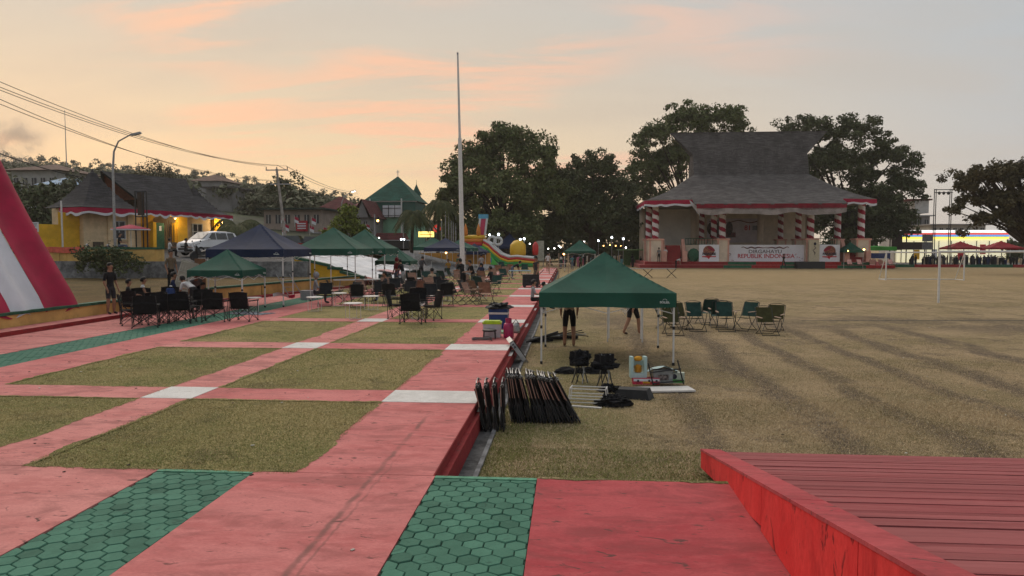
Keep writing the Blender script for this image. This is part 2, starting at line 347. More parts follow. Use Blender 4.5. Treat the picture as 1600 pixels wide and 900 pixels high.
def paver_strip(x0, x1, y0, y1, single=True, base=None):
    base = struct(MB().box(((x0+x1)/2, (y0+y1)/2, -.15), (x1-x0, y1-y0, .26)).build('paver_bed', GJNT))
    big = MB(); rows = int((y1-y0)/(1.5*HR))+2
    for j in range(rows):
        cy = y1-.07-j*1.5*HR
        for i in range(int((x1-x0)/W)+2):
            cx = x0+(i+.5*(j % 2))*W+.02
            poly = hexpoly(cx, cy, HR)
            whole = min(p[0] for p in poly) > x0 and max(p[0] for p in poly) < x1 and max(p[1] for p in poly) < y1-.06 and min(p[1] for p in poly) > y0
            if not whole:
                for a, v, k in ((0, x0+.004, 1), (0, x1-.004, -1), (1, y1-.075, -1), (1, y0, 1)):
                    poly = clip(poly, a, v, k)
                    if len(poly) < 3: break
                if len(poly) < 3: continue
                ar = abs(sum(poly[k][0]*poly[(k+1) % len(poly)][1]-poly[(k+1) % len(poly)][0]*poly[k][1] for k in range(len(poly))))/2
                if ar < .0012: continue
            dz = random.uniform(-.006, .002)
            if not single: big.add(*paver_verts(poly, -.002+dz)); continue
            if whole: o = link('paver', full_me, base, (cx, cy, -.002+dz)); o.rotation_euler = (random.uniform(-.025, .025), random.uniform(-.025, .025), random.choice(range(6))*math.pi/3+random.uniform(-.02, .02))
            else: MB().add(*paver_verts(poly, -.002+dz)).build('paver', GRN, base)
    if not single: tag(big.build('pavers', GRN, base), kind='stuff')
    else: MB().box(((x0+x1)/2, y1-.034, -.012), (x1-x0-.01, .066, .03)).build('border', mat('light_green_border', (.10, .28, .18), .8, .2, 12, .3), base)
paver_strip(-1.335, -.31, 3.9, 7.19); paver_strip(-4.22, -3.2, 3.9, 7.19)
paver_strip(-12.1, -10.8, 9, 34, False)
# ------------------------------------------------------------------ plank ramp on the right
SL = .1755
def dz_(y): return -.33+SL*(9.49-y)
rp = thing('plank_ramp', 'red painted wooden plank ramp rising towards the viewer at lower right', 'ramp', (1.55, 9.5, G))
def rl(p): return (p[0]-1.55, p[1]-9.5, p[2]-G)
y = 9.5; ang = math.atan(SL); k = 0
while y > 2.4:
    w = random.choice((.115, .13, .145, .16, .19)); yc = y-w/2
    if k == 0: w = .12; yc = y-w/2
    MB().box((0, 0, 0), (6.2, (w-.009)/math.cos(ang), .035), rot=Euler((-ang+random.uniform(-.015, .015), random.uniform(-.0015, .0015), random.uniform(-.0012, .0012)))).build('plank', DECK, rp, rl((1.79+3.1, yc, dz_(yc)-.018+random.uniform(-.004, .004))))
    y -= w; k += 1
for x in (2.4, 4.6, 6.8): MB().add([rl((x, 9.4, G)), rl((x+.08, 9.4, G)), rl((x+.08, 2.4, G)), rl((x, 2.4, G)), rl((x, 9.4, dz_(9.4)-.05)), rl((x+.08, 9.4, dz_(9.4)-.05)), rl((x+.08, 2.4, dz_(2.4)-.05)), rl((x, 2.4, dz_(2.4)-.05))], [(0, 1, 2, 3), (4, 5, 6, 7), (0, 1, 5, 4), (2, 3, 7, 6), (1, 2, 6, 5), (0, 3, 7, 4)]).build('joist', DRED, rp)
def kerbpiece(y0, y1, lo0, lo1):
    vs = []
    for yy, lo in ((y0, lo0), (y1, lo1)):
        for x in (1.55, 1.60): vs += [rl((x, yy, lo)), rl((x, yy, dz_(yy)+.085))]
    f = [(0, 1, 5, 4), (2, 6, 7, 3), (1, 3, 7, 5), (0, 4, 6, 2), (0, 2, 3, 1), (4, 5, 7, 6)]
    MB().add(vs, f).build('side_board', BLAZE, rp)
kerbpiece(8.68, 5.975, -.30, .045); kerbpiece(5.965, 4.0, .006, .006); kerbpiece(3.99, 2.4, .006, .006)
def kerbcap(y0, y1):
    vs = []
    for yy in (y0, y1):
        for x, zz in ((1.545, .086), (1.775, .086), (1.775, .108), (1.545, .112)): vs.append(rl((x, yy, dz_(yy)+zz)))
    MB().add(vs, [(0, 1, 2, 3), (7, 6, 5, 4), (3, 2, 6, 7), (0, 4, 5, 1), (1, 5, 6, 2), (0, 3, 7, 4)]).build('kerb_cap', RED2, rp)
    vs = []
    for yy in (y0-.02, y1):
        for x, zz in ((1.60, -.05), (1.77, -.05), (1.77, .086), (1.60, .086)): vs.append(rl((x, yy, dz_(yy)+zz)))
    MB().add(vs, [(0, 1, 2, 3), (7, 6, 5, 4), (3, 2, 6, 7), (0, 4, 5, 1), (1, 5, 6, 2), (0, 3, 7, 4)]).build('kerb_beam', DRED, rp)
kerbcap(8.69, 5.2); kerbcap(5.19, 2.4)
# ------------------------------------------------------------------ grass tufts (uncountable): short blades near the viewer
def blades(name, rects, m, z, hmin=.012, hmax=.035, parent=None):
    V = []; F = []; n0 = 0
    for x0, x1, y0, y1, n in rects:
        c = np.stack([NR.uniform(x0, x1, n), NR.uniform(y0, y1, n)], 1)
        a = NR.uniform(0, 2*np.pi, n); h = NR.uniform(hmin, hmax, n); w = NR.uniform(.0025, .006, n); ln = NR.uniform(.1, 1.6, n)*h; b = NR.uniform(0, 2*np.pi, n)
        v = np.zeros((n, 3, 3)); v[:, :, :2] = c[:, None, :]; v[:, :, 2] = z-.004
        v[:, 0, 0] += np.cos(a)*w; v[:, 0, 1] += np.sin(a)*w; v[:, 1, 0] -= np.cos(a)*w; v[:, 1, 1] -= np.sin(a)*w
        v[:, 2, 0] += np.cos(b)*ln; v[:, 2, 1] += np.sin(b)*ln; v[:, 2, 2] += h
        V.append(v.reshape(-1, 3)); F.append(np.arange(n*3).reshape(-1, 3)+n0); n0 += n*3
    return tag(link(name, npmesh(name, np.concatenate(V), np.concatenate(F), m)), kind='stuff')
def blademat(name, a, b, c):
    m = bpy.data.materials.new(name); m.use_nodes = True; t = m.node_tree; bs = t.nodes['Principled BSDF']; bs.inputs['Roughness'].default_value = .8; bs.inputs['Specular IOR Level'].default_value = .1
    ge = N(t, 'ShaderNodeNewGeometry').outputs['Position']
    def nz(s, d=2):
        n = N(t, 'ShaderNodeTexNoise'); L(t, ge, n.inputs[0]); n.inputs['Scale'].default_value = s; n.inputs['Detail'].default_value = d; return n.outputs[0]
    cc = mixc(t, sstep(t, nz(.45, 5), .42, .60), a, b); cc = mixc(t, sstep(t, nz(55), .45, .62), cc, c)
    L(t, cc, bs.inputs['Base Color']); return m
def fringe(name, x, y0, y1, side, m, z, amp=.07):
    from mathutils import noise as mn_
    n = int((y1-y0)/.04); vs = []
    for i in range(n+1):
        yv = y0+(y1-y0)*i/n; w = amp*max(-.25, .35+1.3*mn_.noise(Vector((x*3, yv*1.3, 0)))+.7*mn_.noise(Vector((x, yv*6, 3)))+.5*mn_.noise(Vector((x, yv*17, 5)))); vs += [(x-side*.04, yv, z), (x+side*max(-.03, w), yv, z+.0005)]
    tag(MB().add(vs, [(2*i, 2*i+1, 2*i+3, 2*i+2) for i in range(n)]).build(name, m), 'grass creeping over the path edge', 'grass', kind='stuff')
def fringex(name, y, x0, x1, side, m, z, amp=.05):
    from mathutils import noise as mn_
    n = int((x1-x0)/.04); vs = []
    for i in range(n+1):
        xv = x0+(x1-x0)*i/n; w = amp*max(-.25, .3+1.3*mn_.noise(Vector((xv*1.3, y*3, 0)))+.9*mn_.noise(Vector((xv*7, y, 3)))+.5*mn_.noise(Vector((xv*19, y, 5)))); vs += [(xv, y-side*.04, z), (xv, y+side*max(-.03, w), z+.0005)]
    tag(MB().add(vs, [(2*i, 2*i+1, 2*i+3, 2*i+2) for i in range(n)]).build(name, m), 'grass creeping over the path edge', 'grass', kind='stuff')
for i_, (ya, yb) in enumerate(((7.2, 10.6), (11.5, 16.1), (17.1, 22.0))):
    for x_, sd in ((-2.78, 1), (-5.7, -1), (-6.5, 1), (-9.4, -1)): fringe('edge_grass', x_, ya, yb, sd, LAWN, .0026)
    for xa, xb in ((-5.7, -2.78), (-9.4, -6.5)): fringex('edge_grass', ya, xa, xb, -1, LAWN, .0028); fringex('edge_grass', yb, xa, xb, 1, LAWN, .0030)
fringex('edge_grass', 7.19, -.3, 1.55, -1, FIELD, .0042, .05)
BL1 = blademat('lawn_blades', (.36, .29, .13), (.20, .22, .07), (.56, .45, .24))
BL2 = blademat('field_blades', (.41, .305, .18), (.22, .18, .085), (.66, .53, .34))
tag(blades('lawn_grass', [(-5.7, -2.78, 7.2, 10.6, 30000), (-9.4, -6.5, 7.2, 10.6, 20000), (-5.7, -2.78, 11.5, 16.1, 22000), (-9.4, -6.5, 11.5, 16.1, 16000), (-9.4, -2.78, 17.1, 22, 14000),
    (-2.83, -2.73, 7.2, 10.6, 2200), (-5.75, -5.66, 7.2, 10.6, 1600), (-2.83, -2.73, 11.5, 16, 1800), (-6.54, -6.45, 7.2, 16, 1800), (-5.7, -2.78, 7.13, 7.25, 1500)], BL1, -.006, .012, .03), 'short dry lawn blades in the plaza cells', 'grass')
tag(blades('green_edge_grass', [(-1.04, 1.55, 7.22, 8.3, 16000), (-1.04, 1.7, 8.3, 9.6, 8000), (-1.04, -.5, 9, 14, 6000)], blademat('green_blades', (.14, .18, .045), (.20, .22, .06), (.28, .26, .10)), G, .015, .042), 'greener grass along the slab and gutter edge', 'grass')
tag(blades('field_grass', [(-1.05, 1.6, 7.2, 11, 18000), (1.6, 7, 9.5, 13, 34000), (-1.05, 7, 11, 16, 40000), (5, 11, 11, 18, 20000), (-1, 10, 16, 24, 26000), (-1.04, -.9, 7.2, 20, 2200), (-.35, 1.6, 7.2, 7.3, 1500)], BL2, G, .014, .04), 'short straw coloured field grass', 'grass')
# ================================================================== LEFT SIDE: bed, low wall, street level
def hill(u):
    return float(np.interp(u, [-900, -300, 0, 100, 200, 300, 400, 480, 560, 650, 750, 900, 1300, 1700], [50, 46, 38, 35.5, 33, 30, 25.5, 22, 16.5, 10.5, 5.5, 2.5, 1.5, 1]))
def hz_(x, yy):
    u = 890+1150*x/max(yy, 1); t = min(1, max(0, (yy-70)/280))
    bs = float(np.interp(u, [560, 700], [1.9, -1.2]))
    return bs+(hill(u) if u < 900 else 0)*t**.85
WALLP = [(-15, 3), (-15, 28), (-12.3, 42.6)]
bed = MB()
bed.grid(lambda u, v: (lambda yy: (lambda xr: (-60+(xr+60)*u, yy, .38+.18*math.sin(u*9+v*5)*.3+.10*u+NR.uniform(-.03, .03)))(float(np.interp(yy, [3, 28, 42.6], [-15.2, -15.2, -12.5]))))(3+39.2*v), 40, 34)
struct(bed.build('planting_bed', BEDM, smooth=True))
lw = thing('low_wall', 'low ochre wall with green coping along the red step on the left', 'wall', (-15, 3, 0))
def wallseg(a, b, z0, z1, th, m, nm, parent, org, off=0., zb=None):
    a, b = Vector((*a, 0)), Vector((*b, 0)); d = b-a; ln = d.length; an = math.atan2(d.y, d.x); n = Vector((-d.y, d.x, 0)).normalized(); c = (a+b)/2+n*off-Vector(org)
    return MB().box((0, 0, 0), (ln, th, z1-z0)).build(nm, m, parent, (c.x, c.y, (z0+z1)/2-org[2]), an)
yy = 3.
while yy < 28:
    wallseg((-15.1, yy), (-15.1, yy+4.995), -.1, .45, .2, YEL, 'wall_panel', lw, (-15, 3, 0))
    wallseg((-15.09, yy), (-15.09, yy+4.995), .45, .53, .27, GCAP, 'coping', lw, (-15, 3, 0)); yy += 5
for k in range(3):
    a = (-15.1+2.7*k/3, 28+14.6*k/3); b = (-15.1+2.7*(k+1)/3-.02, 28+14.6*(k+1)/3-.1)
    wallseg(a, b, -.1, .52, .2, YEL, 'wall_panel', lw, (-15, 3, 0)); wallseg(a, b, .52, .61, .28, GCAP, 'coping', lw, (-15, 3, 0)); wallseg(a, b, -.1, .08, .5, DRED, 'plinth', lw, (-15, 3, 0), off=-.3)
# retaining wall with balustrade
rw = thing('retaining_wall', 'grey concrete retaining wall below the ochre parapet', 'wall', (-40, 42.2, 0))
for k in range(8): MB().box((-20+5.5*k+2.75+.7, 0, .7), (5.48, .4, 1.42+.02*(k % 2))).build('wall_panel', CONC, rw)
pw = thing('parapet_wall', 'ochre parapet wall with green rails on top of the grey retaining wall', 'wall', (-40.75, 42.2, 1.4))
for k in range(6):
    x0 = -20+6*k+.6
    MB().box((x0+3, 0, .36), (5.98, .22, .72)).build('wall_panel', YEL, pw); MB().box((x0+3, -.02, .79), (5.99, .34, .13)).build('coping', GCAP, pw); MB().box((x0+2.2, -.12, .52), (3.9, .04, .14)).build('rail', GCAP, pw)
    MB().box((x0+5.0, -.12, .36), (1.1, .06, .70)).build('pier', YEL, pw)
tag(MB().grid(lambda u, v: (-1.25+2.5*u, -.24+.03*math.sin(u*20), .86-.34*v+.02*math.sin(u*9)), 14, 4).build('red_cloth', mat('faded_red_cloth', (.62, .13, .09), .9, .15, 4), None, (-30.2, 42.2, 1.4)), 'faded red cloth hung over the ochre parapet beside the flag cloth', 'cloth')
# street surface behind, rising to the gate
def st_z(yy): return float(np.interp(yy, [42, 52, 62, 80, 140], [1.36, 1.68, 2.2, 1.95, 1.95]))
struct(MB().grid(lambda u, v: (-120+104*u, 42.4+98*v, st_z(42.4+98*v)), 4, 30).build('street', ASPH))
struct(MB().grid(lambda u, v: (-16+8*u, 56+84*v, (0.0+1.9*(1-u)) if v > .0 else .0), 4, 8).build('pavement', CONC))
# hills
H_ = MB()
H_.grid(lambda u, v: (lambda Y: (lambda px: ((px-890)/1150*Y, Y, hz_((px-890)/1150*Y, Y)-.25+(0 if v < .93 else -(v-.93)*300)))(-1000+2000*u))(72+330*v), 60, 26)
struct(H_.build('hills', mat('hill_ground', (.06, .07, .035), .95, .4, .05), smooth=True))
# stair flank wall and white covered steps
fw = thing('stair_flank_wall', 'yellow stair wall with stepped green coping beside the white covered steps', 'wall', (-16.4, 43, 0))
for x0, x1, za, zb in ((0, 2.05, 1.55, 1.08), (2.05, 2.8, .93, .9), (2.8, 4.15, .72, .36)):
    MB().add([(x0, -.12, -.1), (x1, -.12, -.1), (x1, .12, -.1), (x0, .12, -.1), (x0, -.12, za), (x1, -.12, zb), (x1, .12, zb), (x0, .12, za)], [(3, 2, 1, 0), (4, 5, 6, 7), (0, 1, 5, 4), (1, 2, 6, 5), (2, 3, 7, 6), (3, 0, 4, 7)]).build('wall_panel', YELB, fw)
    MB().add([(x0-.03, -.2, za+.003), (x1+.06, -.2, zb+.003), (x1+.06, .2, zb+.003), (x0-.03, .2, za+.003), (x0-.03, -.2, za+.16), (x1+.06, -.2, zb+.16), (x1+.06, .2, zb+.16), (x0-.03, .2, za+.16)], [(3, 2, 1, 0), (4, 5, 6, 7), (0, 1, 5, 4), (1, 2, 6, 5), (2, 3, 7, 6), (3, 0, 4, 7)]).build('coping', GCAP, fw)
WTARP = mat('white_tarpaulin', (.66, .66, .68), .7, .10, 1.2, .15, 6)
tp = MB().grid(lambda u, v: (-16.2+5.6*u+.9*v, 43.2+10*v, 1.66-1.56*u+.025*math.sin(u*26+v*3)+.02*math.sin(v*31)+.05*math.sin(u*5+v*7)), 40, 30)
o = tag(tp.build('tarpaulin', WTARP, smooth=True), 'large white tarpaulin with faint red print spread over the stairs behind the green tents', 'tarpaulin')
MB().grid(lambda u, v: (-12.6+.5*v+1.6*u, 47.2+3.6*v, .72-.31*u-.07*v*2+.1), 8, 8).build('print', mat('faint_red_print', (.62, .36, .36), .8, .2, 6), o)
# ------------------------------------------------------------------ hanging red and white cloth, far left
fc = thing('flag_cloth', 'huge red and white striped cloth sloping down to the low wall at far left', 'flag cloth', (-15, 21.46, .47))
CR = mat('crimson_cloth', (.34, .008, .045), .75, .12, 1.2, spec=.3); CW = mat('white_cloth', (.60, .60, .64), .8, .06, 1.)
ys = [0, -1.5, -2.72, -4.2, -5.6]
for k in range(4):
    a, b = ys[k], ys[k+1]
    MB().grid(lambda u, v: (-4.3*v-.16*math.sin(math.pi*v)+.12*math.sin((u*2.2+k)*3.1)*(.35+.65*v), a+(b-a)*u, 9*v-.25*math.sin(math.pi*v)+.02+(-.10 if v == 0 else 0)+.05*math.sin(u*9+k*2)*(1-v)+.10*math.sin((u*2.2+k)*3.1)*v), 22, 24).build('red_stripe' if k % 2 == 0 else 'white_stripe', CR if k % 2 == 0 else CW, fc, smooth=True)
MB().tube([(-4.3, .4, 9.05), (-4.3, -6.2, 9.05)], .06).build('top_beam', METG, fc)
for q in (.3, -6.1): MB().tube([(-4.35, q, -.1), (-4.35, q, 9.05)], .07).build('post', METG, fc)
# ------------------------------------------------------------------ gate building
SHIN = mat('dark_shingle', (.052, .050, .054), .9, .35, 1.6, .6, 14)
def roofmat(name, col):
    m = bpy.data.materials.new(name); m.use_nodes = True; t = m.node_tree; b = t.nodes['Principled BSDF']; b.inputs['Roughness'].default_value = .9; b.inputs['Specular IOR Level'].default_value = .15
    co = N(t, 'ShaderNodeTexCoord').outputs['Object']; mp = N(t, 'ShaderNodeMapping'); L(t, co, mp.inputs[0]); mp.inputs['Scale'].default_value = (1, 1, 1)
    def nz(s, d, sc):
        q = N(t, 'ShaderNodeMapping'); L(t, co, q.inputs[0]); q.inputs['Scale'].default_value = sc
        n = N(t, 'ShaderNodeTexNoise'); L(t, q.outputs[0], n.inputs[0]); n.inputs['Scale'].default_value = s; n.inputs['Detail'].default_value = d; return n.outputs[0]
    c = mixc(t, sstep(t, nz(.8, 6, (1, 1, .5)), .35, .65), col, tuple(x*1.5 for x in col))
    c = mixc(t, mth(t, 'MULTIPLY', sstep(t, nz(3, 3, (.35, .35, 6)), .40, .62), .75), c, tuple(x*.45 for x in col))
    c = mixc(t, mth(t, 'MULTIPLY', sstep(t, nz(7, 2, (1, 1, .2)), .55, .7), .4), c, tuple(x*1.9 for x in col))
    L(t, c, b.inputs['Base Color'])
    bp = N(t, 'ShaderNodeBump'); bp.inputs['Strength'].default_value = .8; bp.inputs['Distance'].default_value = .1; L(t, nz(3, 3, (.35, .35, 6)), bp.inputs['Height']); L(t, bp.outputs[0], b.inputs['Normal']); return m
ROOF = roofmat('shingle_roof', (.080, .073, .073)); ROOF2 = roofmat('shingle_roof_gate', (.050, .048, .052))
def garland(parent, pts, drop=.5, w=.55, amp=.16, per=1.6, nm='garland'):
    """scalloped red cloth with a white hem along a polyline"""
    pts = [Vector(p) for p in pts]; seg = []
    for a, b in zip(pts, pts[1:]):
        n = max(2, int((b-a).length/.2))
        seg += [a.lerp(b, i/n) for i in range(n)]
    seg.append(pts[-1]); n = len(seg)-1; acc = [0]
    for i in range(n): acc.append(acc[-1]+(seg[i+1]-seg[i]).length)
    def pt(i, q): 
        s = abs(math.sin(math.pi*acc[i]/per+.5*math.sin(acc[i]*.9))); dd = (drop-amp)+amp*2*s*(.6+.35*math.sin(acc[i]*1.7+seg[0].x))
        p = seg[i]; return (p.x, p.y, p.z-dd*q)
    mb = MB()
    for q0, q1, m in ((0, .66, 0), (.66, 1., 1)):
        o = len(mb.v)
        for i in range(n+1): mb.v += [pt(i, q0), pt(i, q1)]
        for i in range(n): mb.f.append((o+2*i, o+2*i+1, o+2*i+3, o+2*i+2)); mb.m.append(m)
    return mb.build(nm, [CR, CW], parent)
gb = thing('gate_building', 'cream and yellow gate building with dark pointed shingle roofs and red white garlands', 'gate building', (-36.4, 52.6, 1.9), math.atan2(12.4, 5.0))
# local: x along facade (0..14 receding), y<0 faces the plaza
def gbox(nm, x0, x1, y0, y1, z0, z1, m): return MB().box(((x0+x1)/2, (y0+y1)/2, (z0+z1)/2), (x1-x0, y1-y0, z1-z0)).build(nm, m, gb)
gbox('wall', 0, 4.2, 0, 3.6, -.6, 3.3, CREAM); gbox('wall', 4.2, 5.6, .9, 3.6, -.6, 3.3, CREAM)
gbox('wall', 8.6, 11.9, 0, 3.6, -.6, 3.3, CREAM); gbox('pier', 8.2, 9.2, -.25, 0, -.6, 3.3, YELB); gbox('pier', 12., 12.7, -.3, .6, -.6, 3.0, YELB)
gbox('pier', 0.02, .5, -.12, 0, -.6, 3.3, CREAM); gbox('pier', 2.0, 2.4, -.12, 0, -.6, 3.3, CREAM); gbox('pier', 3.7, 4.19, -.12, 0, -.6, 3.3, CREAM)
for x in (6.15, 8.25): gbox('gate_jamb', x-.15, x+.15, -.05, .35, -.6, 2.4, YELB)
MB().grid(lambda u, v: (5.6+3.*u, -.02, 2.35+.75*math.sin(math.pi*u)*(1-v)+v*.95), 20, 3).build('gate_arch', YELB, gb)
gt = gbox('gate_leaf', 6.3, 7.1, .0, .08, -.6, 2.35, GCAP)
MB().box((6.7, -.015, 1.9), (.22, .02, .4)).build('ornament', CW, gt)
for i in range(5): MB().tube([(7.25+.2*i, .05, -.6), (7.25+.2*i, .05, 2.4+.25*math.sin(i))], .02).build('gate_bar', METD, gb)
gbox('back_wall', 4.2, 11.9, 3.3, 3.6, -.6, 3.0, YELB)
for x in (2.95, 10.4):
    w_ = gbox('window', x-.55, x+.55, -.06, .0, 1.0, 2.35, mat('dark_glass', (.03, .035, .045), .15, .2, 3, spec=.6))
    for q in (-.5, 0, .5): MB().box((x+q, -.08, 1.675), (.07, .05, 1.4)).build('frame', mat('pale_frame', (.42, .45, .50), .6), w_)
    for q in (1.0, 1.68, 2.35): MB().box((x, -.085, q), (1.12, .045, .07)).build('frame', MATS['pale_frame'], w_)
    MB().box((x, -.1, .92), (1.3, .2, .09)).build('sill', CREAM, w_)
for x in (1.2, 7.9, 9.9): gbox('base_panel', x-.4, x+.4, -.13, -.02, -.6, .75, mat('brown_stone', (.10, .075, .055), .8, .3, 6))
gbox('side_wall', -4.6, -.002, .3, .6, -.6, 2.0, YELB); gbox('side_wall', -1.6, -.003, .25, .3, 1.9, 2.9, YELB)
gbox('fence_wall', -9.2, -5.4, .32, .58, -.6, 1.85, CREAM); fp = gbox('gate_post', -5.4, -4.62, .15, .75, -.6, 2.0, CREAM); MB().box((-5.0, .45, 2.07), (1.05, .9, .14)).build('post_cap', CREAM, fp); MB().lathe([(.3, 0), (.22, .15), (.05, .3), (.01, .45)], 8, (-5, .45, 2.14)).build('finial', CONC, fp); MB().box((-5.0, .13, 1.0), (.22, .04, 1.2)).build('inlay', GCAP, fp)
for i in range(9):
    for j in range(3): MB().box((-8.9+.42*i, .30, .45+.42*j), (.2, .05, .2), rot=Euler((0, R(45), 0))).build('fretwork', mat('fret_brown', (.22, .16, .10), .9), gb)  # small brown diamonds in rows on the fence wall's face
def pyr_roof(nm, cx, cy, hw, hd, z0, z1, m, p=1.7, parent=gb, n=12):
    def f(u, v):
        a = 2*u-1; b = 2*v-1; t = 1-max(abs(a), abs(b)); k = z0+(z1-z0)*t**p; return (cx+hw*a, cy+hd*b, k)
    return MB().grid(f, n*2, n*2).build(nm, m, parent)
pyr_roof('roof', 1.5, .8, 2.5, 2.3, 3.3, 6.4, ROOF2, 1.5)
pyr_roof('roof', 11.0, 1.0, 2.1, 2.4, 3.2, 5.8, ROOF2, 1.6)
# steep main roof with forward leaning gable
zr = 6.35
mr = MB()
def face(a): mr.add(a, [tuple(range(len(a)))])
face([(3.0, 1.8, zr), (10.9, 1.8, zr), (10.2, -.2, 4.2), (4.6, -.2, 4.2)]); face([(4.6, -.2, 4.2), (10.2, -.2, 4.2), (10.8, -1.2, 3.25), (4.0, -1.2, 3.25)])
face([(10.9, 1.8, zr), (3.0, 1.8, zr), (4.6, 3.8, 4.2), (10.2, 3.8, 4.2)]); face([(10.2, 3.8, 4.2), (4.6, 3.8, 4.2), (4.0, 4.8, 3.25), (10.8, 4.8, 3.25)])
mr.build('roof', ROOF2, gb)
MB().add([(3.1, 1.8, zr-.06), (4.65, -.15, 4.15), (4.65, 3.75, 4.15)], [(0, 1, 2)]).build('gable', mat('gable_wood', (.16, .055, .03), .8, .2, 4), gb)
MB().tube([(2.95, 1.8, zr), (4.55, -.25, 4.15)], .12, 4).build('barge_board', METD, gb); MB().tube([(2.95, 1.8, zr), (4.55, 3.85, 4.15)], .12, 4).build('barge_board', METD, gb)
garland(gb, [(-1.05, 1.0, 3.25), (-1.05, -1.55, 3.25), (4.0, -1.55, 3.3)], .55); garland(gb, [(4.1, -1.25, 3.3), (10.8, -1.3, 3.25), (13.1, -1.45, 3.15)], .5, per=.9)
# black banner frame and low sign in front of the gate
bf = thing('sign_gantry', 'tall empty black steel banner frame in front of the gate building', 'gantry', (*PY(222, 385, 50)[:2], 1.6))
for x in (-.42, 0.12, .42): MB().tube([(x, 0, 0), (x, 0, 4.6)], .05, 5).build('post', METD, bf)
for z in (2.8, 4.55): MB().tube([(-.42, 0, z), (.42, 0, z)], .04, 5).build('rail', METD, bf)
MB().box((.0, 0, 3.7), (.5, .02, 1.6)).build('mesh_panel', mat('brown_mesh', (.06, .045, .035), .9), bf)
um = tag(MB().lathe([(1.25, 0), (1.2, .05), (.5, .22), (.03, .34)], 10).build('parasol', [CR], None, (*PY(205, 385, 49.5)[:2], 3.5)), 'flat red and white parasol top beside the black banner frame', 'parasol')
MB().tube([(0, 0, -1.9), (0, 0, .3)], .03).build('pole', METW, um); MB().lathe([(1.26, -.06), (1.26, .0), (.95, .1)], 10).build('border', CW, um)
# ------------------------------------------------------------------ stage pavilion
XC, YF = 24.0, 94.
CRM2 = mat('stage_cream', (.68, .56, .44), .85, .08, 1.); PNK = mat('stage_pink', (.64, .34, .27), .85, .1, 1.); SCR = mat('stage_screen', (.76, .72, .66), .9, .06, .6); CEIL = mat('stage_ceiling', (.22, .18, .14), .9, .2, 1.)
sg = thing('stage_pavilion', 'large open stage pavilion with towering dark flared shingle roof and striped columns', 'pavilion', (XC, YF, G))
def sb(nm, x0, x1, y0, y1, z0, z1, m, par=None): return MB().box(((x0+x1)/2, (y0+y1)/2, (z0+z1)/2), (x1-x0, y1-y0, z1-z0)).build(nm, m, par or sg)
# stepped plinth with painted bands
bandc = [DRED, GCAP, mat('band_red', (.40, .03, .03), .8), mat('band_green', (.03, .13, .07), .8)]
for lv, (yy0, zz0, zz1) in enumerate(((-1.6, 0, .38), (-.9, .38, .78))):
    sb('plinth', -15.4-lv*-.7, 15.2-lv*.7, yy0, 14, zz0, zz1, RED1)
    for i in range(9):
        x0 = -15.3+lv*.7+i*3.4
        if x0+3.4 > 15.3: continue
        sb('painted_band', x0, x0+3.39, yy0-.012, yy0-.002, zz0+.02, zz1-.02, bandc[2 if i % 2 == 0 else 3] if i > 2 else DRED)
FLZ = 2.83
sb('floor', -12.8, 12.8, .6, 13, .78, FLZ, CRM2)
# steps up at left and right
for sgn in (-1, 1):
    for k in range(7): sb('stair', sgn*11.0-.95, sgn*11.0+.95, -.9+.24*k, .62, .78+.29*k, .78+.29*(k+1), DRED)
    for q in (-1.25, 1.25):
        MB().add([(sgn*11+q-.2, -1.0, .78), (sgn*11+q+.2, -1.0, .78), (sgn*11+q+.2, .6, .78), (sgn*11+q-.2, .6, .78), (sgn*11+q-.2, -1.0, 1.5), (sgn*11+q+.2, -1.0, 1.5), (sgn*11+q+.2, .6, 3.6), (sgn*11+q-.2, .6, 3.6)], [(3, 2, 1, 0), (4, 5, 6, 7), (0, 1, 5, 4), (1, 2, 6, 5), (2, 3, 7, 6), (3, 0, 4, 7)]).build('stair_cheek', PNK, sg)
        sb('newel', sgn*11+q-.28, sgn*11+q+.28, -1.35, -.9, .78, 2.1, PNK)
def column(x, y, z0, z1, r, striped=True, ped=None):
    if ped:
        p = sb('pedestal', x-ped, x+ped, y-ped, y+ped, .78, z0-.18, CRM2); sb('pedestal_cap', x-ped-.12, x+ped+.12, y-ped-.12, y+ped+.12, z0-.2, z0, PNK, p)
        for q in (-1, 1): sb('pilaster', x+q*ped*.86-.1, x+q*ped*.86+.1, y-ped-.03, y-ped-.005, .8, z0-.22, PNK, p)
    if not striped: return MB().tube([(x, y, z0), (x, y, z1)], r, 12).build('column', CRM2, sg, smooth=True)
    # spiral wound cloth: helical strips of white and red
    nz_, na = 60, 18; mb = MB()
    for i in range(nz_+1):
        for j in range(na): a = 2*math.pi*j/na; mb.v.append((x+r*math.cos(a), y+r*math.sin(a), z0+(z1-z0)*i/nz_))
    for i in range(nz_):
        for j in range(na):
            ph = (i/nz_*(z1-z0)/1.05+j/na) % 1
            mb.f.append((i*na+j, i*na+(j+1) % na, (i+1)*na+(j+1) % na, (i+1)*na+j)); mb.m.append(1 if ph < .52 else 0)
    return mb.build('column', [mat('column_red_cloth', (.30, .012, .04), .85, .2, .8), mat('column_white_cloth', (.74, .70, .70), .85, .1, 1.)], sg, smooth=True)
ZP = 3.65; ZT = 7.85
for x in (-13.2, 11.9): column(x, .3, ZP, ZT, .42, True, .85)
for x in (-5., 5.7): column(x, -.1, ZP, ZT, .42, True, .72)
for x in (-13.6, 10.6): column(x, 4.6, ZP, ZT, .40, True, .6)
for x in (-5.3, 5.4): column(x, 3.8, ZP, ZT, .38, True, .6)
for x in (-6.2, 4.2): column(x, 7.5, ZP, ZT, .36, True, .6)
for x in (-14.0, -7., 2., 8.4): column(x, 9.3, .78, ZT, .40, False)
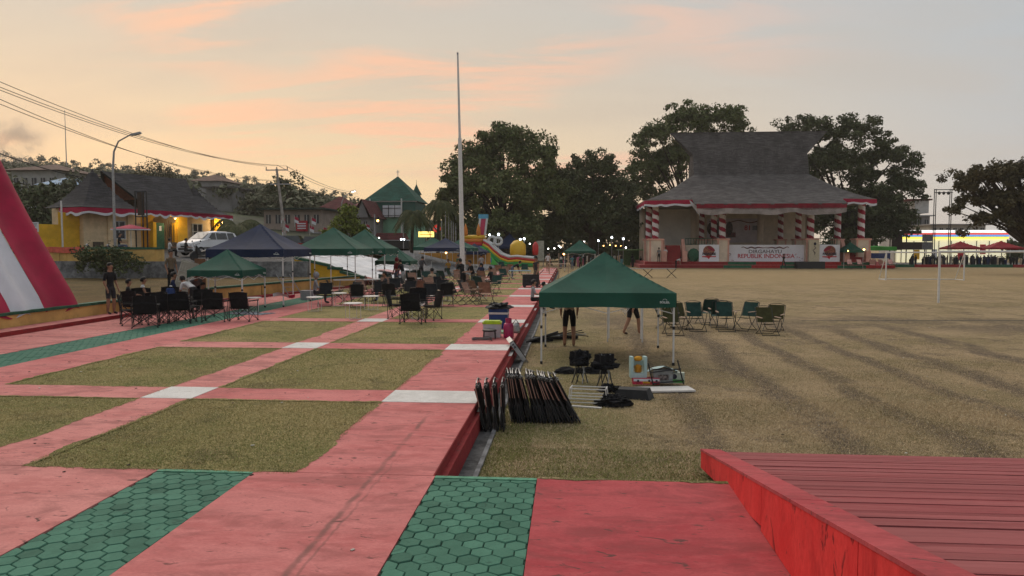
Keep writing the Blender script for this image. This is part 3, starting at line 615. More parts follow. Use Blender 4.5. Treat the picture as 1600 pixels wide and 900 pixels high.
# back and side walls
sb('back_wall', -13, -6.5, 12.2, 12.5, .78, 8.2, SCR); sb('back_wall', -6.5, 9.2, 12.6, 12.9, .78, 8.2, CRM2)
pst = sb('stage_backdrop', -4.6, 3.2, 12.5, 12.58, 3.2, 6.6, mat('backdrop_print', (.56, .48, .50), .8, .1, .8))
DKR = mat('dark_red_print', (.16, .03, .035), .8, .4, 2.)
for cx, w, h in ((-4.0, .6, .9), (-2.7, .7, 1.1), (-1.5, .5, 1.0)): MB().ball((cx, 12.47, 5.2), (w, .03, h), 12).build('portrait_shape', mat('dark_brown_print', (.07, .04, .035), .8, .4, 3.), pst)
MB().box((-2.4, 12.48, 4.3), (3.6, .03, .7)).build('portrait_shape', DKR, pst)
textmesh('81', .95, mat('red_print', (.5, .03, .05), .7), 'number', pst, (1.05, 12.46, 5.25), bold=.02); sb('small_text_block', 1.7, 2.7, 12.46, 12.49, 4.95, 5.6, mat('grey_print', (.2, .2, .22), .8), pst)
MB().grid(lambda u, v: (-4.3+7.2*u, 12.47, 6.1+.16*math.sin(u*14)+.12*v), 30, 1).build('ribbon_print', DKR, pst)
sb('ceiling', -13.4, 12.2, -1, 12.9, 7.9, 8.05, CEIL)
for x0, x1 in ((-9.4, -6.), (6.4, 9.2)):
    sb('railing_rail', x0, x1, .7, .78, 3.62, 3.70, GCAP); sb('railing_rail', x0, x1, .7, .78, 2.9, 2.96, GCAP)
    for i in range(11): sb('railing_bar', x0+(x1-x0)*i/10-.03, x0+(x1-x0)*i/10+.03, .72, .76, 2.9, 3.65, GCAP)
# roof: shallow hipped skirt and steep upper roof with flared ridge
rf = MB()
E0 = 8.35; EX, EY0, EY1 = 14.7, -2.3, 15.; UX, UY0, UY1, UZ = 7.5, 6.6, 11., 12.2; KZ = 15.0; RZ = 18.0; RX = 10.3; KY0, KY1 = 7.6, 10.; RY = 8.8
def skirt(u, v, a, b, c, d):  # a,b eave ; c,d upper ; slightly concave
    p = Vector(a).lerp(Vector(b), u); q = Vector(d).lerp(Vector(c), u); r = p.lerp(q, v); r.z -= .35*math.sin(math.pi*v); return r
ER = 12.5; A, B, C_, D = (-EX, EY0, E0), (ER, EY0, E0), (ER, EY1, E0), (-EX, EY1, E0)
a, b, c, d = (-UX, UY0, UZ), (UX, UY0, UZ), (UX, UY1, UZ), (-UX, UY1, UZ)
for q in ((A, B, b, a), (B, C_, c, b), (C_, D, d, c), (D, A, a, d)): rf.grid(lambda u, v: skirt(u, v, *q), 24, 8)
for y0, yk, s in ((UY0, KY0, 1), (UY1, KY1, -1)):
    q = [(-UX, y0, UZ), (UX, y0, UZ), (UX, yk, KZ), (-UX, yk, KZ)]; rf.add(q, [(0, 1, 2, 3)])
    q = [(-UX, yk, KZ), (UX, yk, KZ), (RX, RY-.12*s, RZ), (-RX, RY-.12*s, RZ)]; rf.add(q, [(0, 1, 2, 3)])
for s in (-1, 1): rf.add([(s*UX, UY0, UZ), (s*UX, UY1, UZ), (s*UX, KY1, KZ), (s*RX, RY, RZ), (s*UX, KY0, KZ)], [(0, 1, 2, 3, 4)])
rfo = rf.build('roof', ROOF, sg)
MB().box((0, RY, RZ+.05), (2*RX+.1, .35, .16)).build('ridge_cap', ROOF, rfo)
MB().add([(-9.1, -4.2, 7.75), (8.6, -4.2, 7.75), (8.6, -1.5, 8.72), (-9.1, -1.5, 8.72), (-9.1, -4.2, 7.62), (8.6, -4.2, 7.62), (8.6, -1.5, 8.5), (-9.1, -1.5, 8.5)], [(0, 1, 2, 3), (7, 6, 5, 4), (0, 4, 5, 1), (1, 5, 6, 2), (3, 0, 4, 7)][:]).build('porch_roof', ROOF, sg)
MB().box(((ER-EX)/2, EY0-.05, E0-.12), (EX+ER+.1, .12, .3)).build('eave_board', CEIL, sg)
for s in (-EX-.02, ER+.02): MB().box((s, (EY0+EY1)/2, E0-.12), (.12, EY1-EY0, .3)).build('eave_board', CEIL, sg)
garland(sg, [(-EX-.1, 9, 8.2), (-EX-.15, EY0-.15, 8.25), (-9.0, EY0-.15, 8.35)], .75, amp=.12, per=2.2); garland(sg, [(8.7, EY0-.15, 8.4), (ER+.1, EY0-.15, 8.3)], .7, per=1.4)
sw = MB()
for m, z0, z1 in ((0, 7.74, 7.22), (1, 7.22, 6.72)):
    sw.grid(lambda u, v: (-8.9+17.4*u, -4.25+.06*math.sin(u*40), z0+(z1-z0)*v*(1.1+.28*math.sin(u*23)*math.sin(u*7)) - (.25*abs(math.sin(math.pi*3*u))*(v if m else v*.4))), 60, 3, m)
sw.build('swag', [mat('stage_red_cloth', (.20, .010, .025), .85, .2, .8), mat('dull_white_cloth', (.30, .26, .25), .9, .2, 1.)], sg)
MB().grid(lambda u, v: (-9.5+1.1*u+.2*v, EY0-.35, 8.3-.9*u-1.1*v*(.5+.5*u)), 6, 4).build('torn_cloth', CW, sg)
MB().ball((-8.6, -.75, 1.6), (.75, .35, .85), 12).build('green_barrel', GCAP, sg)
sb('side_block', -7.1, -5.9, -.85, .3, .78, 2.85, CRM2)
# banners on the stage front (each its own thing)
BW = mat('banner_white', (.76, .75, .80), .6, .04, 1.)
NAVY_T = mat('dark_letter', (.03, .03, .05), .6); REDT = mat('red_letter', (.52, .03, .05), .6); GRYT = mat('grey_letter', (.16, .13, .14), .6)
bn = thing('banner', 'long white banner with red and grey lettering across the stage front', 'banner', (XC+.35, YF-.16, .42))
MB().box((0, 0, 1.04), (9.75, .04, 2.08)).build('sheet', BW, bn)
textmesh('DIRGAHAYU', .62, GRYT, 'lettering', bn, (-.1, -.03, 1.22), bold=.008, sx=1.15); textmesh('REPUBLIK INDONESIA', .72, REDT, 'lettering', bn, (0, -.03, .66), bold=.012, sx=.98)
for s in (-1, 1): MB().tube([(s*2.9*(1-i/24)-.1, -.03, 1.72+.10*math.sin(i*.8)*(1-i/30)) for i in range(25)], [.03+.05*math.sin(math.pi*i/24) for i in range(25)], 5).build('scroll_ornament', DKR, bn)
for i in range(14): MB().box((random.choice((-1, 1))*random.uniform(3., 4.7), -.026, random.uniform(.1, 1.1)), (.09, .01, .09), rot=Euler((0, random.random()*3, 0))).build('confetti_print', REDT if i % 2 else GRYT, bn)
for x, lb, fl in ((XC-6.75, 'square white banner with round red emblem beside the stage stairs', 1), (XC+7.75, 'square white banner with round red emblem right of the inscribed pillar', -1)):
    b2 = thing('emblem_banner', lb, 'banner', (x, YF-.95, .42))
    MB().box((0, 0, 1.05), (2.45, .04, 2.1)).build('sheet', BW, b2)
    MB().lathe([(.0, -.015), (.68, -.015), (.68, .015), (.0, .015)], 20).build('emblem', mat('emblem_brown', (.30, .11, .07), .7, .3, 4), b2, (-.05*fl, -.03, 1.3)).rotation_euler = (R(90), 0, 0)
    MB().add([(-.2*fl, -.05, 1.95), (.62*fl, -.05, 1.6), (.75*fl, -.05, 1.25), (.3*fl, -.05, 1.35), (-.1*fl, -.05, 1.6)], [(0, 1, 2, 3, 4)]).build('emblem_wing', mat('emblem_red', (.30, .02, .05), .7), b2)
    textmesh('PARADISE', .40, NAVY_T, 'lettering', b2, (0, -.06, .95), bold=.02, sx=.92)
    MB().add([(-.85, -.05, .68), (.85, -.05, .68), (.85, -.05, .56), (.12, -.05, .55), (.0, -.05, .30), (-.25, -.05, .5), (-.85, -.05, .56)], [tuple(range(7))]).build('ribbon', REDT, b2)
pl = thing('inscribed_pillar_board', 'cream board with dark calligraphy before the stage pillar', 'sign board', (XC+5.85, YF-1.15, .41))
MB().box((0, 0, 1.35), (1.25, .1, 2.7)).build('board', mat('pale_board', (.58, .50, .36), .8, .06), pl)
MB().ball((.08, -.06, 2.2), (.16, .02, .2), 10).build('script_mark', NAVY_T, pl); MB().tube([(.0, -.06, 1.95), (.2, -.06, 1.7), (-.15, -.06, 1.4), (.12, -.06, 1.1), (.02, -.06, .85)], [.03, .06, .05, .06, .02], 5).build('script_mark', GRYT, pl)
tag(MB().box((0, 0, .42), (3.3, 1.0, .84)).build('black_riser', METD, None, (XC+4.9, YF-2.6, G)), 'low black riser on the grass in front of the stage', 'riser')
# ================================================================== VEGETATION
def leafmat(name, a, b, c):
    m = bpy.data.materials.new(name); m.use_nodes = True; t = m.node_tree; bs = t.nodes['Principled BSDF']; bs.inputs['Roughness'].default_value = .75; bs.inputs['Specular IOR Level'].default_value = .15
    ge = N(t, 'ShaderNodeNewGeometry').outputs['Position']
    def nz(s, d=3):
        n = N(t, 'ShaderNodeTexNoise'); L(t, ge, n.inputs[0]); n.inputs['Scale'].default_value = s; n.inputs['Detail'].default_value = d; return n.outputs[0]
    cc = mixc(t, sstep(t, nz(.35), .36, .64), a, b); cc = mixc(t, mth(t, 'MULTIPLY', sstep(t, nz(3.), .48, .66), .8), cc, c)
    L(t, cc, bs.inputs['Base Color']); MATS[name] = m; return m
LF = leafmat('tree_leaves', (.075, .098, .034), (.105, .125, .045), (.145, .155, .060))
LFD = leafmat('dark_leaves', (.050, .064, .028), (.068, .080, .034), (.095, .105, .046))
LFB = leafmat('brown_leaves', (.066, .060, .032), (.085, .070, .036), (.105, .086, .044))
LFY = leafmat('lit_leaves', (.10, .13, .02), (.15, .18, .03), (.24, .26, .05))  # street lamp's light put into a brighter leaf colour
LFH = leafmat('hill_leaves', (.085, .095, .055), (.115, .12, .072), (.15, .145, .09))  # paler and greyer: some of the hillside haze is put into this colour
PALM = leafmat('palm_leaves', (.040, .050, .020), (.056, .064, .024), (.085, .082, .032))
BARK = mat('bark', (.055, .042, .033), .95, .3, 3, .5, 12)
def cloud(cs, rs, n, size, flat=.75):
    """leaf quads round clump centres cs (k,3) with radii rs (k,), n leaves each"""
    k = len(cs); cs = np.repeat(np.asarray(cs, float), n, 0); rs = np.repeat(np.asarray(rs, float), n)
    d = NR.normal(size=(k*n, 3)); d /= np.linalg.norm(d, axis=1)[:, None]+1e-9
    p = cs+d*(rs*NR.uniform(.15, 1., k*n)**.55)[:, None]*np.array([1, 1, flat])
    nv = d*.6+NR.normal(size=(k*n, 3))*.55+np.array([0, 0, .35]); nv /= np.linalg.norm(nv, axis=1)[:, None]
    t = np.cross(nv, NR.normal(size=(k*n, 3))); t /= np.linalg.norm(t, axis=1)[:, None]+1e-9; b = np.cross(nv, t)
    s = size*NR.uniform(.55, 1.3, k*n)[:, None]
    v = np.stack([p-t*s, p+b*s*.55, p+t*s, p-b*s*.55], 1).reshape(-1, 3)
    return v, np.arange(k*n*4).reshape(-1, 4)
def tree(name, label, base, lobes, nclump, nleaf, size, m=None, trunk_r=.5, trunk_h=None, group=None, clump=1.3, shell=.55, limbs=22, cat='tree'):
    """lobes: list of (dx,dy,dz,rx,ry,rz) relative to base"""
    m = m or LF
    t = thing(name, label, cat, base, 0, group)
    vol = np.array([l[3]*l[4]*l[5] for l in lobes])**.67; vol /= vol.sum()
    cs = []; rs = []
    for _ in range(nclump):
        l = lobes[NR.choice(len(lobes), p=vol)]; d = NR.normal(size=3); d /= np.linalg.norm(d)
        if d[2] < -.55: d[2] *= -.6
        r = NR.uniform(shell, 1.0); cs.append([l[0]+d[0]*l[3]*r, l[1]+d[1]*l[4]*r, l[2]+d[2]*l[5]*r]); rs.append(clump*NR.uniform(.6, 1.25))
    v, f = cloud(cs, rs, nleaf, size)
    link('crown', npmesh('crown', v, f, m), t)
    th = trunk_h or min(l[2] for l in lobes)*.6
    mb = MB(); mb.tube([(0, 0, -.6), (.05, 0, th*.4), (-.08, .05, th)], [trunk_r*1.25, trunk_r, trunk_r*.8], 9)
    for i in NR.choice(len(cs), min(limbs, len(cs)), replace=False):
        c = cs[i]; mid = (c[0]*.42+NR.uniform(-.4, .4), c[1]*.42+NR.uniform(-.4, .4), th+(c[2]-th)*.5); mb.tube([(0, 0, th*.85), mid, c], [trunk_r*.5, trunk_r*.26, trunk_r*.06], 5)
    mb.build('trunk', BARK, t); return t
# the big plaza trees: base on the ground, lobes from the photograph's outline
def lob(px, py, Y, rx, rz, base, ry=None): q = PY(px, py, Y); return (q[0]-base[0], q[1]-base[1], q[2]-base[2], rx, ry or rx*.85, rz)
b1 = (-9.0, 102, G)
tree('shade_tree', 'tall spreading leafy tree behind the rainbow inflatable slide', b1, [lob(790, 235, 102, 4.6, 4.2, b1), lob(735, 270, 101, 4.0, 4.2, b1), lob(838, 255, 101, 3.6, 4.2, b1), lob(770, 310, 100, 7, 4.5, b1), lob(710, 320, 101, 3.0, 3.6, b1), lob(850, 315, 101, 4.2, 4.2, b1), lob(790, 360, 99, 6.5, 2.4, b1), lob(716, 362, 101, 2.6, 2.2, b1)], 800, 70, .235, LF, .6, 5, clump=1.05, limbs=34)
b2 = (3.2, 106, G)
tree('shade_tree', 'dark rounded tree between the tallest tree and the stage', b2, [lob(925, 275, 106, 4.2, 3.6, b2), lob(895, 305, 105, 4, 3.8, b2), lob(960, 305, 106, 3.6, 3.8, b2), lob(930, 345, 105, 6.6, 3.6, b2), lob(880, 355, 104, 3.4, 2.4, b2), lob(985, 350, 108, 2.6, 3, b2), lob(872, 300, 104, 3.0, 4.4, b2)], 660, 66, .235, LFD, .6, 4.5, clump=1.0, limbs=18)
b3 = (18.5, 118, G)
tree('shade_tree', 'leafy tree rising behind the left side of the stage roof', b3, [lob(1070, 195, 118, 4.6, 3.6, b3), lob(1025, 225, 118, 4.4, 3.6, b3), lob(1130, 195, 118, 4.6, 3.0, b3), lob(1010, 270, 118, 3.6, 3.4, b3), lob(1060, 260, 119, 5, 4.4, b3), lob(1150, 260, 122, 5, 4, b3), lob(1030, 330, 119, 3.8, 4.0, b3), lob(1000, 300, 118, 2.4, 3, b3), lob(1015, 350, 119, 3.6, 3.4, b3)], 680, 64, .235, LF, .6, 6, clump=1.0, limbs=34)
b4 = (42., 116, G)
tree('shade_tree', 'broad dark tree rising behind the right side of the stage roof', b4, [lob(1255, 205, 116, 4.6, 2.8, b4), lob(1340, 215, 116, 5.2, 3.4, b4), lob(1300, 265, 116, 6.5, 4, b4), lob(1390, 255, 116, 4.6, 3.6, b4), lob(1405, 300, 115, 3.8, 3.0, b4), lob(1345, 320, 115, 6.6, 4.2, b4), lob(1380, 355, 116, 4.2, 3., b4), lob(1300, 350, 118, 4.6, 3.4, b4), lob(1395, 345, 114, 3.6, 3.2, b4), lob(1330, 375, 116, 5, 2., b4)], 820, 66, .235, LFD, .65, 6, clump=1.0, limbs=26)
b5 = (44.6, 75, G)
tree('shade_tree', 'dark flat-topped tree with layered branches at the right edge', b5, [lob(1530, 280, 75, 3.6, 1.2, b5), lob(1575, 268, 75, 3.4, 1.2, b5), lob(1620, 280, 75, 4, 2, b5), lob(1545, 312, 75, 3.2, 1.1, b5), lob(1590, 315, 75, 4, 1.6, b5), lob(1550, 345, 75, 2.8, 1.1, b5), lob(1515, 365, 75, 1.3, .6, b5), lob(1610, 350, 75, 3, 1.4, b5), lob(1505, 292, 75, 1.8, .5, b5), lob(1490, 330, 75, 1.2, .4, b5)], 520, 44, .17, LFB, .45, 2.8, clump=.62, shell=.3, limbs=60)
# trees and shrubs of the left slope
for i, (px, py, Y, rx, rz, m, lb) in enumerate(((70, 330, 78, 4.5, 3.2, LFD, 'dark bushy tree below the brown-roofed hill house'), (118, 315, 86, 4., 3.4, LFH, 'grey green tree below the blue roof behind the gate building'), (20, 345, 74, 4, 3, LFD, 'dark tree beside the flag cloth at the left edge'), (448, 312, 125, 4.6, 4.6, LFD, 'dark round tree behind the leaning electricity pole'), (410, 325, 118, 3.6, 3, LFH, 'grey green tree left of the electricity pole'), (240, 275, 92, 2.6, 2.2, LFB, 'thin bare-looking tree above the gate building ridge'), (528, 330, 150, 5, 3, LFH, 'hazy tree behind the maroon roofs'))):
    gx, gy, _ = PY(px, py, Y); gz = hz_(gx, gy)-.5; q = PY(px, py, Y)
    tree('slope_tree', lb, (gx, gy, gz), [(0, 0, q[2]-gz, rx, rx, rz), (rx*.5, .3, q[2]-gz-rz*.4, rx*.7, rx*.7, rz*.7), (-rx*.6, -.3, q[2]-gz-rz*.5, rx*.7, rx*.7, rz*.7)], 110, 36, .30 if i != 5 else .12, m, .3, max(1., (q[2]-gz)*.5), 'trees on the left slope', 1.0, limbs=20)
q = PY(540, 350, 72)
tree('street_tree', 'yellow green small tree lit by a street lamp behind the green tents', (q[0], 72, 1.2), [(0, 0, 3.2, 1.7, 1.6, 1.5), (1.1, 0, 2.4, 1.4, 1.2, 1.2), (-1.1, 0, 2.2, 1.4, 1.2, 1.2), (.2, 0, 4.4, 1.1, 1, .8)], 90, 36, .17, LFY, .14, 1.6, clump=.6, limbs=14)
q = PY(172, 420, 40.5)
tree('shrub', 'dark spreading shrub in front of the grey retaining wall', (q[0], 40.4, .4), [(-.4, 0, 1.25, 1.6, .9, .75), (1.1, -.1, .8, 1.2, .8, .6), (-.9, .1, .9, 1.1, .8, .7)], 80, 34, .09, LFD, .07, .5, clump=.4, limbs=18, cat='shrub')
# hill woodland: reads as one mass
cs = []; rs = []
for k in range(1700):
    Y = 110+290*NR.uniform()**.7; px = NR.uniform(-160, 700); x = (px-890)/1150*Y; h = hz_(x, Y)
    cs.append((x, Y, h+NR.uniform(.5, 3.2))); rs.append(NR.uniform(1.4, 2.8))
for k in range(420):   # taller heads and slim palms on the skyline
    Y = NR.uniform(330, 395); px = NR.uniform(-100, 700); x = (px-890)/1150*Y; h = hz_(x, Y); top = NR.uniform(2, 7.5)
    cs.append((x, Y, h+top)); rs.append(NR.uniform(.9, 2.2))
v, f = cloud(cs, rs, 46, .52)
wl = tag(link('hill_woodland', npmesh('hill_woodland', v, f, LFH)), 'hazy wooded hillside along the left horizon', 'woodland', kind='stuff')
# hedge mass far behind the market
cs = []; rs = []
for k in range(600):
    px = NR.uniform(680, 1020) if k < 520 else NR.uniform(1530, 1720); Y = NR.uniform(126, 140); cs.append(((px-890)/1150*Y, Y, NR.uniform(.3, 7.5 if k < 520 else 3))); rs.append(NR.uniform(.9, 1.8))
v, f = cloud(cs, rs, 44, .42)
tag(link('distant_greenery', npmesh('distant_greenery', v, f, LFD)), 'dark distant greenery behind the night market', 'greenery', kind='stuff')
def palm(label, base, h, n=16, ln=2.6, droop=1.0, lean=.2):
    t = thing('palm_tree', label, 'palm tree', base, 0, None)
    top = Vector((lean, 0, h)); MB().tube([(0, 0, -.4), (lean*.3, 0, h*.5), top], [.22, .16, .15], 8).build('trunk', BARK, t)
    for k in range(n):
        a = 2*math.pi*k/n+random.uniform(-.2, .2); up = random.uniform(.1, 1.1); l = ln*random.uniform(.8, 1.15); mb = MB(); pts = []
        for i in range(9):
            s = i/8; pts.append(top+Vector((math.cos(a)*l*s*math.cos(up*.6), math.sin(a)*l*s*math.cos(up*.6), l*(up*s-droop*(.5+up*.55)*s*s*1.35))))
        side = Vector((-math.sin(a), math.cos(a), 0))
        for i in range(8):
            p0, p1 = pts[i], pts[i+1]
            for j in range(3):
                p = p0.lerp(p1, j/3); w = l*.24*math.sin(math.pi*min(.98, (i+j/3)/8*.9+.12))
                for s in (-1, 1):
                    e = p+side*s*w+Vector((0, 0, -w*.65))+(p1-p0)*.9; mb.add([p, p+(p1-p0)*.36, e], [(0, 1, 2)])
        mb.tube(pts, [.03]*8+[.008], 4); mb.build('frond', PALM, t)
    return t
palm('drooping palm left of the flagpole row beside the green meeting house', (*PY(643, 400, 70)[:2], .5), 4.9, 30, 2.3, 1.2)
palm('taller drooping palm behind the navy and green tent', (*PY(684, 400, 75)[:2], .5), 6.2, 32, 2.5, 1.25)
palm('bushy palm beside the right end of the gate building', (*PY(368, 370, 63)[:2], 2.0), 2.0, 26, 3.3, 1.0)
# ================================================================== TENTS
def clothmat(name, col):
    m = mat(name, col, .72, .14, 1.1, .8, 3.2, spec=.25); return m
TG = clothmat('tent_green', (.014, .078, .053)); TN = clothmat('tent_navy', (.012, .022, .060)); TR = clothmat('tent_red', (.26, .012, .018)); TGB = clothmat('tent_bright_green', (.06, .30, .05))
TXT = mat('logo_white', (.55, .60, .58), .7)
def tent(label, x0, y0, w, d, ez, az_, m, base=0., val=.30, detail=True, wav=.02, m2=None, logo=True, group=None, truss=False):
    t = thing('canopy_tent', label, 'tent', (x0+w/2, y0+d/2, base), 0, group)
    e = ez-base+val; a = az_-base; hw, hd = w/2, d/2; n = 12 if detail else 6
    def cz(u, v):
        tt = 1-max(abs(u), abs(v)); q = min(abs(u), abs(v))/max(abs(u), abs(v), 1e-6)
        return e+(a-e)*(.82*tt+.18*tt**2.2)-.05*w/3*math.sin(math.pi*min(1, tt*1.1))*(1-q)**1.0
    mb = MB()
    mb.grid(lambda u, v: (hw*(2*u-1)*1.012, hd*(2*v-1)*1.012, cz(2*u-1, 2*v-1)), 2*n, 2*n)
    if m2: mb.m = [1 if (mb.v[f[0]][0]+mb.v[f[2]][0])/hw < (mb.v[f[0]][1]+mb.v[f[2]][1])/hd - .0 and abs(mb.v[f[0]][0]+mb.v[f[2]][0])/hw > abs(mb.v[f[0]][1]+mb.v[f[2]][1])/hd else 0 for f in mb.f]
    c = mb.build('canopy', [m, m2] if m2 else m, t)
    ph = random.random()*6
    for s, (ax, ay, bx, by) in enumerate(((-hw, -hd, hw, -hd), (hw, -hd, hw, hd), (hw, hd, -hw, hd), (-hw, hd, -hw, -hd))):
        def vf(u, v):
            k = 1.014; ins = .012*math.sin(u*17+ph+s)*v; sc = -abs(wav*2.2*math.sin(math.pi*u)) if wav > .03 else 0
            return ((ax+(bx-ax)*u)*(k-ins*.4), (ay+(by-ay)*u)*(k-ins*.4), e-val*v*(1+sc*2)+wav*math.sin(u*11+ph)*v*.6)
        MB().grid(vf, 24 if detail else 8, 3).build('valance', m2 if (m2 and s == 3) else m, c)
    fz = .02
    for sx_ in (-1, 1):
        for sy_ in (-1, 1):
            lg = MB().box((sx_*(hw-.03), sy_*(hd-.03), (e-.05)/2), (.038, .038, e-.05)).build('leg', METW, t)
            if detail:
                MB().box((sx_*(hw-.03), sy_*(hd-.03), .03), (.055, .055, .07)).build('foot', PLB, lg); MB().box((sx_*(hw-.03), sy_*(hd-.03), e*.52), (.05, .05, .07)).build('clamp', PLB, lg)
    if detail:
        for (a0, b0) in (((-hw, -hd), (hw, -hd)), ((hw, -hd), (hw, hd)), ((hw, hd), (-hw, hd)), ((-hw, hd), (-hw, -hd))):
            A0, B0 = Vector((*a0, 0))*.97, Vector((*b0, 0))*.97; mid = (A0+B0)/2
            for p, q in ((A0, mid), (mid, B0)):
                MB().tube([(p.x, p.y, e-.08), (q.x, q.y, e-.42*val/.3)], .011, 4).build('truss_bar', METW, t); MB().tube([(p.x, p.y, e-.42*val/.3), (q.x, q.y, e-.08)], .011, 4).build('truss_bar', METW, t)
    if logo:
        lg = textmesh('SOLEIL', .062*w/3 if w > 2.5 else .05, TXT, 'logo', c, (hw-.16*w/2, -hd*1.014-.03, e-val*.62), bold=.003, sx=1.15, ext=.002)
        MB().tube([(hw-.16*w/2+.045*math.cos(math.pi*i/8), -hd*1.014-.03, e-val*.50+.035*math.sin(math.pi*i/8)) for i in range(9)], .005, 4).build('logo_arc', TXT, c)
        if detail:
            textmesh('SOLEIL', .07, TXT, 'logo', c, (hw*1.014+.03, hd-.2, e-val*.6), rot=(R(90), 0, R(90)), bold=.003, sx=1.1, ext=.002)
    return t
tent('large dark green canopy tent standing on the field grass nearest the viewer', -.66, 16.6, 3.02, 2.93, .93, 2.17, TG, G, .33)
tent('small low green canopy tent in front of the navy one at left', -13.45, 25., 2., 2., 1.2, 2.2, TG, 0, .26, wav=.05)
tent('navy blue canopy tent in front of the white car', -13.8, 27.1, 3., 3., 1.89, 3.2, TN)
tent('green canopy tent right beside the navy one, before the maroon roof', -12.75, 33., 3., 3., 1.89, 3.22, TG)
tent('green canopy tent in front of the yellow green street tree', -12.8, 38.6, 3., 3., 1.89, 3.25, TG)
tent('small low green canopy tent over the pair talking near the white tarpaulin', -11.2, 41.8, 2.05, 2., 1.22, 2.25, TG, 0, .24, wav=.05)
tent('canopy tent with navy front and green side left of the flagpole', -11.75, 59, 3., 3., 1.89, 3.0, TN, m2=TG)
tent('green canopy tent behind the navy and green one', -13.6, 63.5, 3., 3., 1.95, 3.1, TG, detail=False)
tent('green canopy tent just left behind the white flagpole', -11.6, 66, 3., 3., 1.85, 2.95, TG, detail=False)
tent('navy canopy tent half hidden behind the white flagpole', -10.7, 71, 2.6, 3., 1.5, 2.6, TN, detail=False)
tent('navy canopy tent behind the inflatable slide arch', -9.4, 93, 3.4, 3.4, 2.0, 4.0, TN, detail=False, logo=False)
tent('green canopy tent beyond the near green one, at the path end', -.55, 78, 3.3, 3., 1.52, 3.0, TG, G, .28, wav=.05, logo=False)
tent('small green canopy tent with warm lamps at the right stage pillar', *PY(1318, 417, 92)[:2], 2.3, 2.3, 1.55, 2.9, TG, G, .3, detail=False, logo=False)
tent('red canopy tent in front of the bright shop', *PY(1486, 400, 112)[:2], 4.2, 3.4, 1.85, 3.1, TR, G, .28, detail=False, logo=False)
tent('red canopy tent at the right edge under the flat-topped tree', *PY(1548, 400, 112)[:2], 4.6, 3.4, 1.85, 3.15, TR, G, .28, detail=False, logo=False)
tent('flat bright green canopy right of the stage with a blue banner', *PY(1347, 410, 102)[:2], 4.4, 3., 1.75, 2.4, TGB, G, .5, detail=False, logo=False)
tag(MB().box((0, 0, .65), (3.4, .05, .7)).build('hung_banner', mat('blue_banner', (.04, .06, .16), .8, .2, 2), None, (*PY(1370, 410, 101.7)[:2], .4)), 'dark blue banner hung under the flat bright green canopy', 'banner')
# folded tent frame behind the near tent
ff = thing('tent_frame', 'half folded bare white tent frame behind the near green tent', 'tent frame', (1.55, 21.0, G))
for x, yv in ((-.48, -.35), (.48, -.4), (-.40, .45), (.52, .4)): MB().box((x, yv, .78), (.035, .035, 1.56)).build('leg', METW, ff)
for (xa, ya), (xb, yb) in (((-.48, -.35), (.48, -.4)), ((-.4, .45), (.52, .4))):
    for s in (0, 1):
        xm = (xa+xb)/2; za, zb = (1.5, .78) if s else (.80, 1.5)
        MB().tube([(xa, ya, za if s else .95), (xm, ya, .78 if s else 1.5)], .013, 4).build('scissor_bar', METW, ff); MB().tube([(xm, ya, .78 if s else 1.5), (xb, yb, za if s else .95)], .013, 4).build('scissor_bar', METW, ff)
# ================================================================== CHAIRS
def camp_chair():
    t = thing('camp_chair', 'x', 'camp chair')
    MB().grid(lambda u, v: (-.27+.54*u, -.25+.5*v, .44-.07*math.sin(math.pi*u)*math.sin(math.pi*v)+.03*v*0), 8, 8).build('seat', BLK, t, smooth=True)
    MB().grid(lambda u, v: ((-.30+.6*u)*(1-.05*v), .24+.07*v-.03*math.sin(math.pi*u)+.02*v, .38+.50*v+.03*math.sin(math.pi*u)*v), 8, 8).build('backrest', BLK, t, smooth=True)
    MB().grid(lambda u, v: ((-.30+.6*u)*(1-.05), .262+.05*v-.03*math.sin(math.pi*u), .88+.03*math.sin(math.pi*u)-.22*v), 6, 2).build('back_flap', BLK, t)
    for s in (-1, 1):
        MB().box((s*.33, -.02, .63), (.07, .52, .03)).build('armrest', BLK, t)
        MB().tube([(s*.33, .26, .0), (s*.32, .27, .5), (s*.29, .34, .9)], .011, 5).build('leg', METD, t); MB().tube([(s*.33, -.26, 0), (s*.33, -.26, .62)], .011, 5).build('leg', METD, t)
        MB().tube([(s*.33, -.26, .02), (s*.31, .26, .44)], .009, 4).build('brace', METD, t); MB().tube([(s*.33, .26, .02), (s*.31, -.26, .44)], .009, 4).build('brace', METD, t)
        MB().tube([(-s*.33, -.26, .02), (s*.29, -.25, .44)], .009, 4).build('brace', METD, t); MB().tube([(-s*.33, .26, .02), (s*.29, .25, .44)], .009, 4).build('brace', METD, t)
        for q in (-.26, .26): MB().box((s*.33, q, .012), (.05, .05, .024)).build('foot', PLB, t)
    return t
WOODL = mat('pale_wood', (.42, .30, .22), .6, .15, 12)
